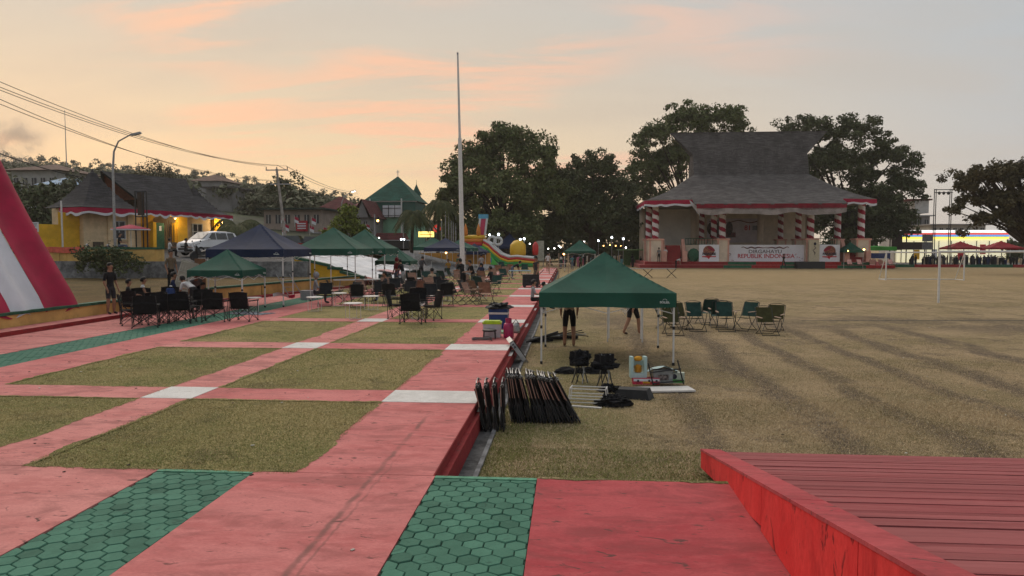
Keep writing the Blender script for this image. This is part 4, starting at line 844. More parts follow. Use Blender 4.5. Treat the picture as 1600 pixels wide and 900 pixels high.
def kermit(m, name='folding_chair', arm=WOODL, low=1.):
    t = thing(name, 'x', 'folding chair'); z = .40*low
    MB().grid(lambda u, v: (-.24+.48*u, -.24+.46*v, z+.03-.05*v-.03*math.sin(math.pi*u)*math.sin(math.pi*v)), 6, 6).build('seat', m, t, smooth=True)
    MB().grid(lambda u, v: (-.24+.48*u, .24+.20*v-.02*math.sin(math.pi*u), z+.04+.44*v), 6, 6).build('backrest', m, t, smooth=True)
    MB().tube([(-.25, .44, z+.46), (-.2, .455, z+.50), (-.08, .46, z+.525), (.08, .46, z+.525), (.2, .455, z+.50), (.25, .44, z+.46)], .009, 5).build('top_rail', METD, t)
    for s in (-1, 1):
        MB().box((s*.28, -.02, z+.21), (.045, .46, .022)).build('armrest', arm, t)
        MB().tube([(s*.26, .46, z+.48), (s*.26, .22, z), (s*.26, -.26, 0)], .011, 5).build('leg', METD, t)
        MB().tube([(s*.265, .30, 0), (s*.265, -.05, z*.62), (s*.265, -.25, z+.2)], .011, 5).build('leg', METD, t)
    MB().tube([(-.265, .30, .012), (.265, .30, .012)], .010, 5).build('foot_rail', METD, t); MB().tube([(-.26, -.26, .012), (.26, -.26, .012)], .010, 5).build('foot_rail', METD, t)
    return t
CH_G = mat('green_canvas', (.016, .050, .042), .9, .15, 6, .2, 50); CH_O = mat('olive_canvas', (.052, .050, .016), .9, .15, 6, .2, 50); CH_T = mat('tan_canvas', (.30, .17, .12), .9, .15, 6, .2, 50); CH_B = mat('charcoal_canvas', (.014, .015, .018), .9, .2, 6, .2, 50); CH_P = mat('pink_plastic', (.62, .34, .30), .5, .08, 4)
pc = Proto(camp_chair()); pb = Proto(kermit(CH_B)); pg = Proto(kermit(CH_G)); po = Proto(kermit(CH_O, low=.8)); pt_ = Proto(kermit(CH_T)); pp = Proto(kermit(CH_P, arm=CH_P))
def at(px, py, z=0.): q = P(px, py, z); return (q[0], q[1], z)
GA = 'camp chairs clustered at the left wall'
for (px, py, rz, lb) in ((205, 507, 2.2, 'leftmost black camp chair of the left cluster, by the standing man'), (228, 511, 3.6, 'black camp chair second from the left in the left cluster'), (252, 502, 2.9, 'black camp chair third from the left in the left cluster'), (285, 504, 3.3, 'black camp chair with legs on the green strip, right of the crowded cluster'), (300, 500, 2.6, 'black camp chair beside the bending person in grey'), (336, 502, 3.4, 'low black camp chair under the left edge of the small green tent'), (381, 501, 3.05, 'lone black camp chair just right of the small green tent leg'), (222, 492, .6, 'black camp chair hidden at the back of the left cluster'), (262, 489, .2, 'black camp chair before the seated man in blue'), (241, 506, 4.2, 'sideways black camp chair in the middle of the left cluster'), (214, 498, 2.9, 'black camp chair behind the two leftmost of the cluster'), (270, 500, 2.5, 'black camp chair under the pale held-up table'), (318, 494, 3.6, 'black camp chair at the small green tent left leg')):
    pc.put(at(px, py), rz, lb, GA)
GB = 'camp chairs round the small white table'
for (px, py, rz, lb) in ((622, 497, 1.6, 'left black camp chair of the four on the middle path, white logo behind'), (645, 505, 3.1, 'front black camp chair of the four on the middle path'), (652, 492, .1, 'rear black camp chair of the four, white logo on its back'), (672, 499, 4.5, 'right black camp chair of the four on the middle path')):
    o = pc.put(at(px, py), rz, lb, GB)
    if 'white logo' in lb: MB().box((0, .318, .82), (.26, .012, .075)).build('logo_patch', CW, o)
# dark green and olive chairs on the field
for (px, py, rz, lb) in ((1040, 512, 1.4, 'green folding chair seen from the side beside the tent leg'), (1088, 517, .1, 'green folding chair left of the four, back to the viewer'), (1122, 511, 3.1, 'rear green folding chair of the group, facing the viewer'), (1134, 517, -.05, 'green folding chair in the middle, back to the viewer'), (1163, 516, -.75, 'rightmost green folding chair of the group, turned sideways'), (1102, 506, 3.4, 'green folding chair at the back left of the group')):
    pg.put(at(px, py, G), rz, lb, 'green chairs on the field')
for (px, py, rz, lb) in ((1052, 523, .15, 'olive folding chair behind the near tent leg'), (1200, 523, .1, 'low olive folding chair standing apart on the right'), (1208, 517, -.5, 'olive folding chair just behind the one standing apart'), (1066, 513, .4, 'olive folding chair between the tent leg and the green chairs')):
    po.put(at(px, py, G), rz, lb, 'olive chairs on the field')
# sitting groups on the plaza lawn
ordn = ['first', 'second', 'third', 'fourth', 'fifth', 'sixth', 'seventh', 'eighth', 'ninth', 'tenth', 'eleventh', 'twelfth', 'thirteenth', 'fourteenth', 'fifteenth', 'sixteenth', 'seventeenth', 'eighteenth', 'nineteenth', 'twentieth', 'twenty-first', 'twenty-second', 'twenty-third', 'twenty-fourth']
bl = [(508, 478, .2), (528, 470, 2.0), (545, 476, -.6), (560, 480, 3.3), (592, 474, .1), (610, 478, 3.2), (618, 466, .3), (636, 473, -.2), (640, 463, 1.5), (676, 480, .4), (690, 470, .1), (697, 478, 3.4), (716, 476, 1.1), (733, 470, 1.3), (686, 462, .2), (650, 462, 2.7)]
for i, (px, py, rz) in enumerate(sorted(bl)): pb.put(at(px, py), rz, f'{ordn[i]} from the left of the charcoal folding chairs on the lawn', 'charcoal chairs on the lawn')
tn = [(574, 470, 1.1), (586, 460, 2.), (604, 463, .3), (625, 461, 1.8), (662, 470, 2.9), (672, 464, .4), (648, 452, .6), (704, 462, 1.9), (740, 476, 1.2), (748, 470, 2.4), (760, 474, 3.0), (766, 462, 1.3), (752, 458, 2.0), (728, 456, .4), (716, 446, .2), (756, 446, 2.8), (772, 440, .4), (780, 432, 3.0), (742, 436, 1.), (790, 436, .1), (800, 430, 2.9)]
for i, (px, py, rz) in enumerate(sorted(tn)): pt_.put(at(px, py), rz, f'{ordn[i]} from the left of the tan canvas folding chairs on the lawn', 'tan chairs on the lawn')
gn = [(600, 456, .3), (612, 452, 2.8), (682, 452, .5), (694, 446, 2.7), (640, 446, .2), (656, 444, 2.9), (668, 448, .4), (744, 460, .1), (754, 462, 2.6), (772, 458, -.3), (720, 438, .3), (732, 448, 1.2), (708, 440, 2.2), (790, 442, .6), (820, 430, .1), (786, 424, .5), (878, 418, .4), (866, 422, 2.)]
for i, (px, py, rz) in enumerate(sorted(gn)): pg.put(at(px, py), rz, f'{ordn[i]} from the left of the dark green folding chairs on the plaza', 'dark green chairs on the plaza')
pk = [(1322, 419, .1), (1330, 420, .2), (1338, 418, 3.), (1346, 420, .3), (1354, 419, .2), (1363, 420, 2.8), (1371, 419, .5), (1380, 420, 2.), (1395, 420, .3)]
for i, (px, py, rz) in enumerate(pk): o = pp.put(at(px, py, G), rz, f'{ordn[i]} from the left of the pink chairs by the right stage pillar', 'pink chairs by the stage'); o.scale = (1.25,)*3
# small white tables
def side_table(): 
    t = thing('side_table', 'x', 'table'); MB().lathe([(.28, .48), (.3, .485), (.3, .505), (.28, .51)], 20).build('table_top', METW, t)
    for k in range(4):
        a = math.pi/4+k*math.pi/2; MB().tube([(.26*math.cos(a), .26*math.sin(a), 0), (.26*math.cos(a), .26*math.sin(a), .49)], .008, 5).build('leg', METW, t)
    for s in (-1, 1): MB().tube([(-.18, s*.18, .012), (.18, s*.18, .012)], .008, 4).build('foot_rail', METW, t)
    return t
ps = Proto(side_table())
for px, py, lb in ((395, 487, 'small white table on the mat by the small green tent'), (492, 486, 'small white table left of the charcoal chairs'), (552, 498, 'small white table alone on the middle path edge'), (580, 484, 'small white table beside the tan chair'), (650, 498, 'small white table amid the four black camp chairs'), (684, 478, 'small white table behind the four black camp chairs'), (530, 478, 'small white table between two charcoal chairs'), (664, 466, 'small white table before the tan chairs'), (700, 470, 'small white table by the hatted pair'), (752, 466, 'small white table among tan chairs near the bin')):
    ps.put(at(px, py), random.random(), lb, 'small white tables')
# ================================================================== PEOPLE
SKIN = mat('skin_brown', (.30, .155, .095), .6, .12, 8); HAIR = mat('black_hair', (.008, .007, .007), .6)
def cm(n, c): return mat('cloth_'+n, c, .9, .15, 6, .2, 30)
SHOE = mat('sandal', (.05, .035, .03), .8)
PEOPLE = []
def person(label, loc, rz, pose='stand', shirt='black', pants='black', shorts=False, sleeve=True, h=1.64, hat=None, hood=None, longsl=False, group=None):
    k = h/1.70; J = {}
    bend = {'stand': 0, 'walk': .06, 'sit': .10, 'bend': 1.15, 'squat': .45, 'lean': .35}[pose]
    ph = {'stand': .93, 'walk': .91, 'sit': .47, 'bend': .88, 'squat': .30, 'lean': .92}[pose]
    pel = Vector((0, 0, ph)); ax = Vector((0, math.sin(bend), math.cos(bend))); fx = Vector((0, math.cos(bend), -math.sin(bend)))
    def T(a, f=0., s=0.): return pel+ax*a+fx*f+Vector((s, 0, 0))
    nk = T(.53); hd_ax = (ax*.7+Vector((0, .15, .5))).normalized() if pose == 'bend' else ax
    V = [pel, T(.16), T(.36), T(.48), nk, nk+hd_ax*.09+Vector((0, .02, 0)), nk+hd_ax*.18+Vector((0, .025, 0)), nk+hd_ax*.25+Vector((0, .015, 0))]
    RR = [(.155, .11), (.135, .10), (.165, .105), (.13, .085), (.058, .055), (.075, .085), (.083, .098), (.055, .065)]
    reg = ['P', 'S', 'S', 'S', 'K', 'K', 'K', 'K']; E_ = [(0, 1), (1, 2), (2, 3), (3, 4), (4, 5), (5, 6), (6, 7)]
    def ch(parent, pts, rs, rg):
        p = parent
        for q, r, g in zip(pts, rs, rg): V.append(Vector(q)); RR.append((r, r)); reg.append(g); E_.append((p, len(V)-1)); p = len(V)-1
        return p
    fa = 'S' if longsl else 'K'
    for s in (-1, 1):
        sh = T(.455, 0, s*.165)
        if pose == 'stand': el, wr = sh+Vector((s*.06, -.02, -.28)), sh+Vector((s*.05, .10, -.50))
        elif pose == 'walk': el, wr = sh+Vector((s*.06, -.1*s, -.27)), sh+Vector((s*.06, .02-.2*s, -.48))
        elif pose in ('sit', 'lean', 'squat'): el, wr = sh+Vector((s*.07, .08, -.25)), sh+Vector((s*.0, .30, -.26))
        else: el, wr = sh+Vector((s*.04, .06, -.26)), sh+Vector((0, .12, -.48))
        dn = (wr-el).normalized()
        p = ch(3, [sh, el, wr, wr+dn*.075], [.062, .044, .030, .034], ['S', 'S' if longsl else 'K', fa, 'K'])
        side = Vector((0, 1, 0)) if abs(dn.y) < .8 else Vector((1, 0, 0)); inw = dn.cross(side)
        for q, l in ((-.026, .075), (-.009, .085), (.009, .08), (.026, .065)):
            ch(p, [wr+dn*.10+side*q, wr+dn*(.10+l*.55)+side*q+inw*.012, wr+dn*(.10+l)+side*q+inw*.03], [.010, .009, .008], ['K']*3)
        ch(p-1, [wr+dn*.05+side*.04, wr+dn*.085+side*.055], [.011, .009], ['K']*2)
        hp = pel+Vector((s*.085, 0, -.04))
        if pose in ('stand', 'bend', 'lean'): kn, an = Vector((s*.11, .03, .49*ph/.93)), Vector((s*.12, -.01, .075))
        elif pose == 'walk': kn, an = Vector((s*.09, .12*s+.06, .48)), Vector((s*.09, .24*s-.04, .085))
        elif pose == 'sit': kn, an = Vector((s*.13, .44, .48)), Vector((s*.12, .42, .075))
        else: kn, an = Vector((s*.17, .34, .46)), Vector((s*.14, .12, .075))
        ch(0, [hp, hp.lerp(kn, .5), kn, kn.lerp(an, .35), an, an+Vector((0, .10, -.035)), an+Vector((0, .17, -.045))], [.098, .086, .064, .058, .042, .040, .028], ['P', 'P', 'P' if not shorts else 'Pk', 'K' if shorts else 'P', 'K' if shorts else 'P', 'F', 'F'])
    me = bpy.data.meshes.new('person'); me.from_pydata([v*k for v in V], E_, []); o = bpy.data.objects.new('person', me); COL.objects.link(o)
    md = o.modifiers.new('Skin', 'SKIN'); md.use_smooth_shade = True; md.branch_smoothing = .4
    sv = me.skin_vertices[0].data
    for i, r in enumerate(RR): sv[i].radius = (r[0]*k, r[1]*k); sv[i].use_root = i == 0
    sb_ = o.modifiers.new('Sub', 'SUBSURF'); sb_.levels = 1; sb_.render_levels = 1
    PEOPLE.append((o, [v*k for v in V], E_, reg, (shirt, pants, shorts, sleeve), loc, rz, label, (nk+hd_ax*.18+Vector((0, .02, 0)))*k, hd_ax, k, hat, hood, group))
CLO = {'black': (.012, .012, .014), 'grey': (.16, .16, .165), 'white': (.55, .54, .54), 'navy': (.012, .02, .06), 'maroon': (.16, .012, .02), 'charcoal': (.035, .035, .04), 'jean': (.10, .12, .17), 'khaki': (.16, .12, .08), 'pink': (.5, .15, .22), 'yellow': (.5, .28, .04), 'palegrey': (.30, .30, .31), 'green': (.05, .10, .05), 'teal': (.09, .22, .24), 'sand': (.42, .32, .22)}
def bake_people():
    bpy.context.view_layer.update(); dg = bpy.context.evaluated_depsgraph_get()
    for (o, V, E_, reg, (shirt, pants, shorts, slv), loc, rz, label, hc, hax, k, hat, hood, group) in PEOPLE:
        me = bpy.data.meshes.new_from_object(o.evaluated_get(dg)); old = o.data; o.modifiers.clear(); o.data = me; me.name = 'person'
        me.materials.clear(); ms = [SKIN, cm(shirt, CLO[shirt]), cm(pants, CLO[pants]), SHOE]
        for m in ms: me.materials.append(m)
        A = np.array([V[a] for a, b in E_]); B = np.array([V[b] for a, b in E_]); D = B-A; DD = (D**2).sum(1)+1e-9
        n = len(me.polygons); c = np.zeros(n*3); me.polygons.foreach_get('center', c); c = c.reshape(-1, 3)
        mi = np.zeros(n, np.int32); sfr = .8 if slv else .12
        for i in range(n):
            t = np.clip(((c[i]-A)*D).sum(1)/DD, 0, 1); q = ((c[i]-A-D*t[:, None])**2).sum(1); e = int(q.argmin()); a, b = E_[e]; r = reg[b] if t[e] > .5 else reg[a]
            if a == 0 or (reg[a] == 'P' and reg[b] == 'Pk'): r = 'P' if reg[b] != 'S' else ('S' if t[e] > .3 else 'P')
            if reg[a] == 'P' and reg[b] == 'Pk': r = 'P' if t[e] < .75 else 'K'
            elif r == 'Pk': r = 'K'
            if reg[a] == 'S' and reg[b] == 'K' and a > 7: r = 'S' if t[e] < sfr else 'K'
            mi[i] = {'K': 0, 'S': 1, 'P': 2, 'F': 3}[r]
        me.polygons.foreach_set('material_index', mi); me.polygons.foreach_set('use_smooth', [True]*n)
        o.location = loc; o.rotation_euler = (0, 0, rz); tag(o, label, 'person', group)
        if hood: MB().ball(hc+hax*.01+Vector((0, -.02*k, 0)), (.115*k, .13*k, .15*k), 12).build('hood', cm(hood, CLO[hood]), o, smooth=True); 
        else:
            hb = MB(); hb.grid(lambda u, v: tuple(hc+Vector((.102*k*math.cos(2*math.pi*u)*math.sin(math.pi*.66*v), (.122*k*math.sin(2*math.pi*u)*math.sin(math.pi*.66*v))-.022*k-(.02*k if math.sin(2*math.pi*u) > 0 else 0)*v*2,   .128*k*math.cos(math.pi*.66*v)+.055*k*(v if math.sin(2*math.pi*u) > .2 else 0)))), 12, 6).build('hair', HAIR, o, smooth=True)
            MB().ball(hc+Vector((0, .105*k, -.02*k)), (.016*k, .022*k, .022*k), 6, k=4).build('nose', SKIN, o)
            for s in (-1, 1): MB().ball(hc+Vector((s*.032*k, .092*k, .012*k)), (.012*k, .008*k, .007*k), 6, k=4).build('eye', HAIR, o); MB().ball(hc+Vector((s*.088*k, 0, -.01*k)), (.012*k, .026*k, .035*k), 6, k=4).build('ear', SKIN, o)
            MB().box(hc+Vector((0, .094*k, -.055*k)), (.045*k, .01*k, .009*k)).build('mouth', mat('lip', (.16, .06, .05), .6), o)
        if hat: MB().lathe([(.15*k, .0), (.15*k, .012*k), (.10*k, .02*k), (.085*k, .09*k), (.03*k, .11*k)], 12).build('hat', cm(hat, CLO[hat]), o, hc+hax*.045*k)
def gp(px, py, z=0.): q = P(px, py, z); return (q[0], q[1], z)
person('barefoot man in black shirt and dark shorts standing by the left chair cluster', (-14.75, 22.6, .12), -1.9, 'stand', 'black', 'charcoal', True, h=1.6)
person('boy in white sleeveless top sitting behind the left chair cluster', (-14.55, 24.0, .12), -1.0, 'sit', 'white', 'charcoal', sleeve=False, h=1.5)
person('man in navy and white shirt sitting behind the left chair cluster', (-14.6, 26.0, .1), -1.1, 'sit', 'navy', 'black', h=1.66)
person('person bending over in grey shirt and black trousers beside the small green tent', (-13.75, 26.1, 0), -2.6, 'bend', 'grey', 'black', h=1.72)
person('person holding up the pale folded table, mostly hidden by it', (-15.9, 28.3, .5), -2.2, 'stand', 'khaki', 'black', h=1.6)
person('person in a pale grey headscarf seated by the long white table', gp(492, 474), -1.2, 'sit', 'palegrey', 'charcoal', hood='palegrey', longsl=True)
person('person in a maroon hood standing beneath the small far green tent', (-9.55, 40.2, 0), 2.6, 'stand', 'maroon', 'jean', hood='maroon', longsl=True, h=1.62)
person('man in black shirt and grey trousers looking down by the small far green tent', (-8.95, 39.2, 0), 1.2, 'lean', 'black', 'palegrey', h=1.62)
person('person in dark jacket leaning over a table under the navy and green tent', gp(658, 438), -.3, 'lean', 'charcoal', 'black', longsl=True)
person('person in a yellow top beside the bright bulb under the navy and green tent', (-10.0, 60.4, 0), 2.9, 'sit', 'yellow', 'black')
person('person in black with pale sandals standing left of a talking pair near the flagpole', gp(724, 456), .9, 'lean', 'black', 'black', h=1.7)
person('person in black shirt and brown shorts standing right of a talking pair near the flagpole', gp(740, 457), 2.2, 'lean', 'black', 'khaki', True, h=1.62)
person('man in black bending over a blue table in front of the slide', gp(800, 436), -1.3, 'bend', 'black', 'jean')
person('man in dark vest and cap pushing a black cart along the path', gp(838, 449), 2.6, 'walk', 'charcoal', 'khaki', True, sleeve=False, hat='charcoal', h=1.7)
person('man in a white shirt and shorts walking away along the path', gp(856, 424), .1, 'walk', 'white', 'khaki', True, h=1.72)
person('person in grey seated on the path step behind the near green tent', (-1.5, 29.6, -.25), -1.4, 'sit', 'palegrey', 'black', h=1.6)
person('person in black seated on the path step behind the near green tent', (-1.12, 30.4, -.3), -1.2, 'sit', 'black', 'black', h=1.5)
person('man in sand shirt and black shorts standing under the near green tent', (.0, 19.6, G), .05, 'stand', 'sand', 'black', True, h=1.72)
person('barefoot person in black shorts stepping behind the bare white tent frame', (1.9, 22.4, G), -.9, 'walk', 'black', 'black', True, h=1.66)
person('person in white shirt and black trousers bending at the stage stairs', gp(1056, 419, G), -1.4, 'bend', 'white', 'black', h=1.75)
person('person in a grey shirt standing at the left stage corner', (11.0, 92.2, .41), .3, 'stand', 'grey', 'black', h=1.7)
person('person in white standing behind the one in grey at the left stage corner', (11.9, 92.9, .41), -.2, 'stand', 'white', 'white', h=1.75)
person('person in black carrying a green bag in front of the stage banner', gp(1224, 420, G), -1.2, 'walk', 'black', 'charcoal', h=1.75)
person('person in white shirt beyond the far green tent', (-1.0, 88, G), 1., 'stand', 'white', 'jean'); person('person in pink top sitting by the far green tent', gp(880, 419, G), 2., 'sit', 'pink', 'maroon')
person('person in black shirt standing under the far green tent', (1.2, 80.5, G), .4, 'stand', 'green', 'black'); person('person in teal standing near the far green tent', (.3, 84, G), .4, 'stand', 'teal', 'jean')
person('person in navy seated on the lawn chairs left of the slide', gp(752, 440), .5, 'sit', 'navy', 'black'); person('person in black seated in front of the slide bottom', gp(768, 452), 1.2, 'sit', 'black', 'black')
person('motorbike rider in black behind the ochre parapet', (-28.9, 45.3, 1.9), -1.2, 'sit', 'black', 'jean', h=1.7)
person('person in white seated behind the parapet by the gate', (-26.5, 47, 1.6), -.8, 'sit', 'white', 'black'); person('person in black seated behind the parapet by the gate', (-25.6, 47.4, 1.6), -.8, 'sit', 'black', 'black')
person('boy in black seated just behind the boy in white at the left cluster', (-14.7, 23.4, .12), -.9, 'sit', 'black', 'black', h=1.45)
person('person in grey crouching among the left chairs beside the blue jug', (-13.5, 25.9, 0), -2.2, 'squat', 'charcoal', 'black', h=1.6)
person('person in white shirt bending over the low dark table at left', (-13.0, 24.6, 0), 1.2, 'bend', 'white', 'black', h=1.62)
person('person in charcoal seated on the lawn left of the four camp chairs', gp(604, 470), 2.0, 'sit', 'charcoal', 'jean')
person('person in sand shirt seated among the tan chairs', gp(676, 458), .6, 'sit', 'sand', 'black')
person('person in pale grey standing behind the tan chairs near the flagpole', gp(752, 430), .4, 'stand', 'palegrey', 'black')
person('person in green standing by the slide tower', gp(716, 432), 1.1, 'stand', 'green', 'charcoal')
bake_people()
# ================================================================== NEAR CLUTTER
FAB = mat('maroon_black_fabric', (.013, .007, .007), .9, .3, 8, .2, 50)
WDP = mat('pinkish_wood', (.40, .22, .17), .6, .15, 14); MGL = mat('brushed_steel', (.34, .34, .34), .35, .15, 20, metal=.7)
def folded_chair():
    t = thing('folded_chair', 'x', 'folded chair')
    MB().grid(lambda u, v: (.012*math.sin(math.pi*v)*(1 if u < .5 else -1), -.22+.44*u, .36+.36*v), 6, 6).build('backrest', FAB, t)
    MB().box((.012, .0, .5), (.05, .44, .40)).build('seat', FAB, t); MB().box((.006, .0, .2), (.034, .42, .26), tap=1.1).build('seat_rail', METD, t)
    for s in (-1, 1):
        MB().box((.0, s*.245, .56), (.011, .02, .30), tap=.9).build('armrest', WDP if s < 0 else METD, t)
        MB().tube([(-.012, s*.235, .04), (.0, s*.235, .36), (.012, s*.235, .74), (.02, s*.2, .775)], .010, 5).build('leg', METD, t)
        MB().tube([(.024, s*.225, .0), (.012, s*.225, .34), (-.015, s*.225, .70)], .010, 5).build('leg', METD, t)
        MB().tube([(-.02, s*.22, .12), (-.02, s*.22, .3)], .006, 5).build('hinge_bar', MGL, t)
    MB().tube([(.022, -.23, .01), (.03, -.24, .03), (.022, .23, .01)], .011, 5).build('foot_rail', METD, t); MB().tube([(-.014, -.235, .045), (-.014, .235, .045)], .010, 5).build('foot_rail', MGL, t)
    MB().tube([(.02, -.2, .775), (.02, -.12, .80), (.02, .12, .80), (.02, .2, .775)], .009, 5).build('top_rail', MGL, t)
    for q in (-.24, .24): MB().tube([(.0, q, .73), (.03, q-.01, .765), (.05, q, .74)], .008, 5).build('hook', MGL, t)
    return t
fcp = Proto(folded_chair())
for i in range(21):
    s = i/20; o = fcp.put((-.87+1.0*s, 11.15+.10*s+random.uniform(-.03, .03), G), R(4)+random.uniform(-.07, .07), f'{ordn[i]} from the left of the folded chairs leaning in the long row', 'folded chairs in the long row')
    o.rotation_euler = (random.uniform(-.03, .03), -R(7+20*s+random.uniform(-2.5, 2.5)), R(4)+random.uniform(-.08, .08)); o.scale = (1, 1, .99)
for i in range(4):
    o = fcp.put((-1.22+.085*i, 10.62+.01*i, G), 0, f'{ordn[i]} from the left of the four folded chairs standing in the gutter', 'folded chairs in the gutter'); o.rotation_euler = (0, -R(11-3*i), R(2)); o.scale = (1, 1, .92)
def blob(nm, label, cat, loc, r, m, seed=0, n=16, k=12, amp=.25, rz=0., parent=None):
    from mathutils import noise as mn_
    def f(u, v):
        a = 2*math.pi*u; b = math.pi*(v*.96+.02); d = Vector((math.sin(b)*math.cos(a), math.sin(b)*math.sin(a), -math.cos(b)))
        q = 1+amp*(1.1*mn_.noise(d*1.6+Vector((seed, 0, 0)))+.8*abs(mn_.noise(d*3.7+Vector((0, seed, 0))))+.5*mn_.noise(d*8+Vector((0, 0, seed))))
        if d.z < -.2: q *= 1.06
        return (r[0]*q*d.x, r[1]*q*d.y, max(.0, r[2]*(.55+q*d.z*.95)))
    return tag(MB().grid(f, n*2, k*2).build(nm, m, parent, loc, rz), label, cat)
# two bundled standing chairs under the tent
for (px, py, lb, lb2) in ((906, 598, 'bundled black folded camp chair standing left under the near tent', 'crumpled black cover slung over the left bundled chair'), (945, 604, 'bundled black folded camp chair standing right under the near tent', 'crumpled black cover slung over the right bundled chair')):
    q = P(px, py, G); t = thing('bundled_chair', lb, 'camp chair', q, .3)
    for k in range(8):
        a = k*.8; MB().tube([(.17*math.cos(a), .12*math.sin(a), 0), (.13*math.cos(a+1.9), .10*math.sin(a+1.9), .62)], .010, 5).build('leg', METD if k % 3 else MGL, t)
    MB().grid(lambda u, v: (.17*math.cos(6.28*u)*(1+.25*math.sin(u*31)), .13*math.sin(6.28*u)*(1+.25*math.sin(u*23)), .34+.28*v), 20, 4).build('seat', BLK, t)
    blob('chair_cover', lb2, 'cover', (q[0], q[1], .02 if px < 930 else .0), (.17 if px < 930 else .23, .14, .16 if px < 930 else .11), BLK, px, amp=.45, n=20, k=14)
blob('duffel_bag', 'black soft bag lying behind the bundled chairs', 'bag', P(925, 583, G), (.36, .12, .09), BLK, 3, amp=.3); blob('bag', 'small black bag at the left of the bundled chairs', 'bag', P(885, 583, G), (.22, .16, .08), BLK, 4)
blob('backpack', 'black crumpled backpack lying on the grass beside the white rack', 'backpack', P(958, 634, G), (.24, .14, .12), BLK, 8, amp=.5); blob('cloth_bundle', 'black cloth bundle behind the backpack', 'bundle', P(955, 612, G), (.17, .10, .08), BLK, 9, amp=.8)
o = MB(); o.add([(-.30, -.14, 0), (.30, -.14, 0), (.34, .14, 0), (-.34, .14, 0), (-.26, -.10, .16), (.24, -.10, .17), (.27, .10, .19), (-.28, .12, .17)], [(3, 2, 1, 0), (4, 5, 6, 7), (0, 1, 5, 4), (1, 2, 6, 5), (2, 3, 7, 6), (3, 0, 4, 7)])
tag(o.build('carry_case', PLB, None, P(990, 622, G), -.28), 'black padded carry case lying beside the white board', 'case')
# white rack of table legs
rk = thing('leg_rack', 'white folded table leg frame lying on the grass beside the chair row', 'rack', P(920, 631, G), -.15)
for z, w in ((.04, .34), (.10, .36), (.15, .33), (.27, .30)):
    for yv in (-.12, .13): MB().tube([(-w, yv, z), (w, yv+.02, z)], .011, 5).build('bar', METW, rk)
for x in (-.33, .32):
    for yv in (-.12, .13): MB().tube([(x, yv, .03), (x*.92, yv, .28)], .011, 5).build('bar', METW, rk)
    MB().tube([(x*.92, -.12, .28), (x*.92, .13, .28)], .011, 5).build('bar', METW, rk)
MB().box((.0, -.3, .012), (.5, .06, .018), rz=-.1).build('slat', METW, rk)
# white board with packed things on it
wb = thing('table_board', 'white table top lying flat on the grass with goods piled on it', 'table top', P(1036, 612, G), .17)
MB().box((0, .05, .035), (1.12, .42, .03)).build('panel', METW, wb); MB().box((.0, .05, .0125), (1.0, .36, .02)).build('underframe', METD, wb)
GZ = G+.052
cq = P(997, 603, G); cr = thing('plastic_crate', 'pale blue plastic holder with two upright posts and a yellow bottle', 'crate', (cq[0], cq[1]+.05, GZ+.11), .1)
PB = mat('pale_blue_plastic', (.40, .55, .54), .4, .05, 6)
for x in (-.13, .13): MB().box((x, 0, .20), (.055, .16, .40), tap=1.1).build('post', PB, cr)
MB().box((0, .0, .045), (.21, .15, .09)).build('base', PB, cr); MB().box((0, .06, .27), (.21, .03, .10)).build('crossbar', PB, cr); MB().lathe([(.06, 0), (.065, .02), (.065, .12), (.03, .15)], 10, (.0, 0, .095)).build('bottle', mat('amber_plastic', (.50, .22, .02), .35, .1, 8), cr); MB().ball((.0, 0, .36), (.085, .06, .05), 10).build('yellow_cloth', mat('orange_cloth', (.62, .30, .03), .8, .2, 10), cr)
bx = tag(MB().box((0, 0, .055), (.50, .2, .11)).build('snack_carton', [mat('red_carton', (.50, .03, .07), .6, .25, 18)], None, (cq[0]+.14, cq[1]-.02, GZ), .06), 'red and white printed snack carton on the white table top', 'carton')
MB().box((0, -.102, .085), (.49, .006, .045)).build('white_print', CW, bx); MB().box((0, -.104, .04), (.14, .005, .04)).build('yellow_print', MATS['orange_cloth'], bx)
for k in (-.16, .05, .19): MB().ball((k, -.106, .07), (.022, .004, .022), 8).build('print_spot', NAVY_T, bx)
c2 = P(1035, 603, G); tb = thing('storage_box', 'clear plastic storage box under a pale towel on the white table top', 'storage box', (c2[0], c2[1]+.1, GZ), .1)
MB().box((0, 0, .13), (.36, .24, .26), tap=1.08).build('box', mat('clear_plastic', (.26, .28, .28), .25, .2, 6, spec=.5), tb); MB().box((.0, -.135, .12), (.2, .01, .1)).build('contents', mat('mixed_goods', (.20, .17, .16), .7, .5, 25), tb)
MB().grid(lambda u, v: (-.30+.60*u, -.16+.3*v, .33-.10*abs(2*u-1)**1.5-.04*v+.015*math.sin(u*13+v*5)), 16, 8).build('towel', mat('pale_towel', (.42, .54, .54), .9, .1, 5, .3, 30), tb, smooth=True)
gbk = tag(MB().box((0, 0, .10), (.28, .14, .20)).build('goods_pack', [mat('green_white_pack', (.45, .50, .42), .5, .1, 4)], None, (c2[0]+.28, c2[1]+.08, GZ), -.05), 'white and green printed pack beside the storage box', 'pack')
MB().box((0, -.073, .045), (.27, .006, .06)).build('green_print', TGB, gbk); MB().ball((-.05, -.075, .13), (.05, .004, .05), 10).build('print_spot', NAVY_T, gbk)
fr = thing('folding_stand', 'black folding steel frame standing in front of the packed goods', 'stand', (c2[0]-.02, c2[1]-.16, G+.05), .22)
for a, b in (((-.18, 0, 0), (-.28, .02, .42)), ((.42, .0, .0), (.30, .02, .46)), ((-.25, .0, .24), (.36, .0, .30)), ((-.18, 0, .03), (.42, 0, .08))): MB().tube([a, b], .014, 5).build('bar', METD, fr)
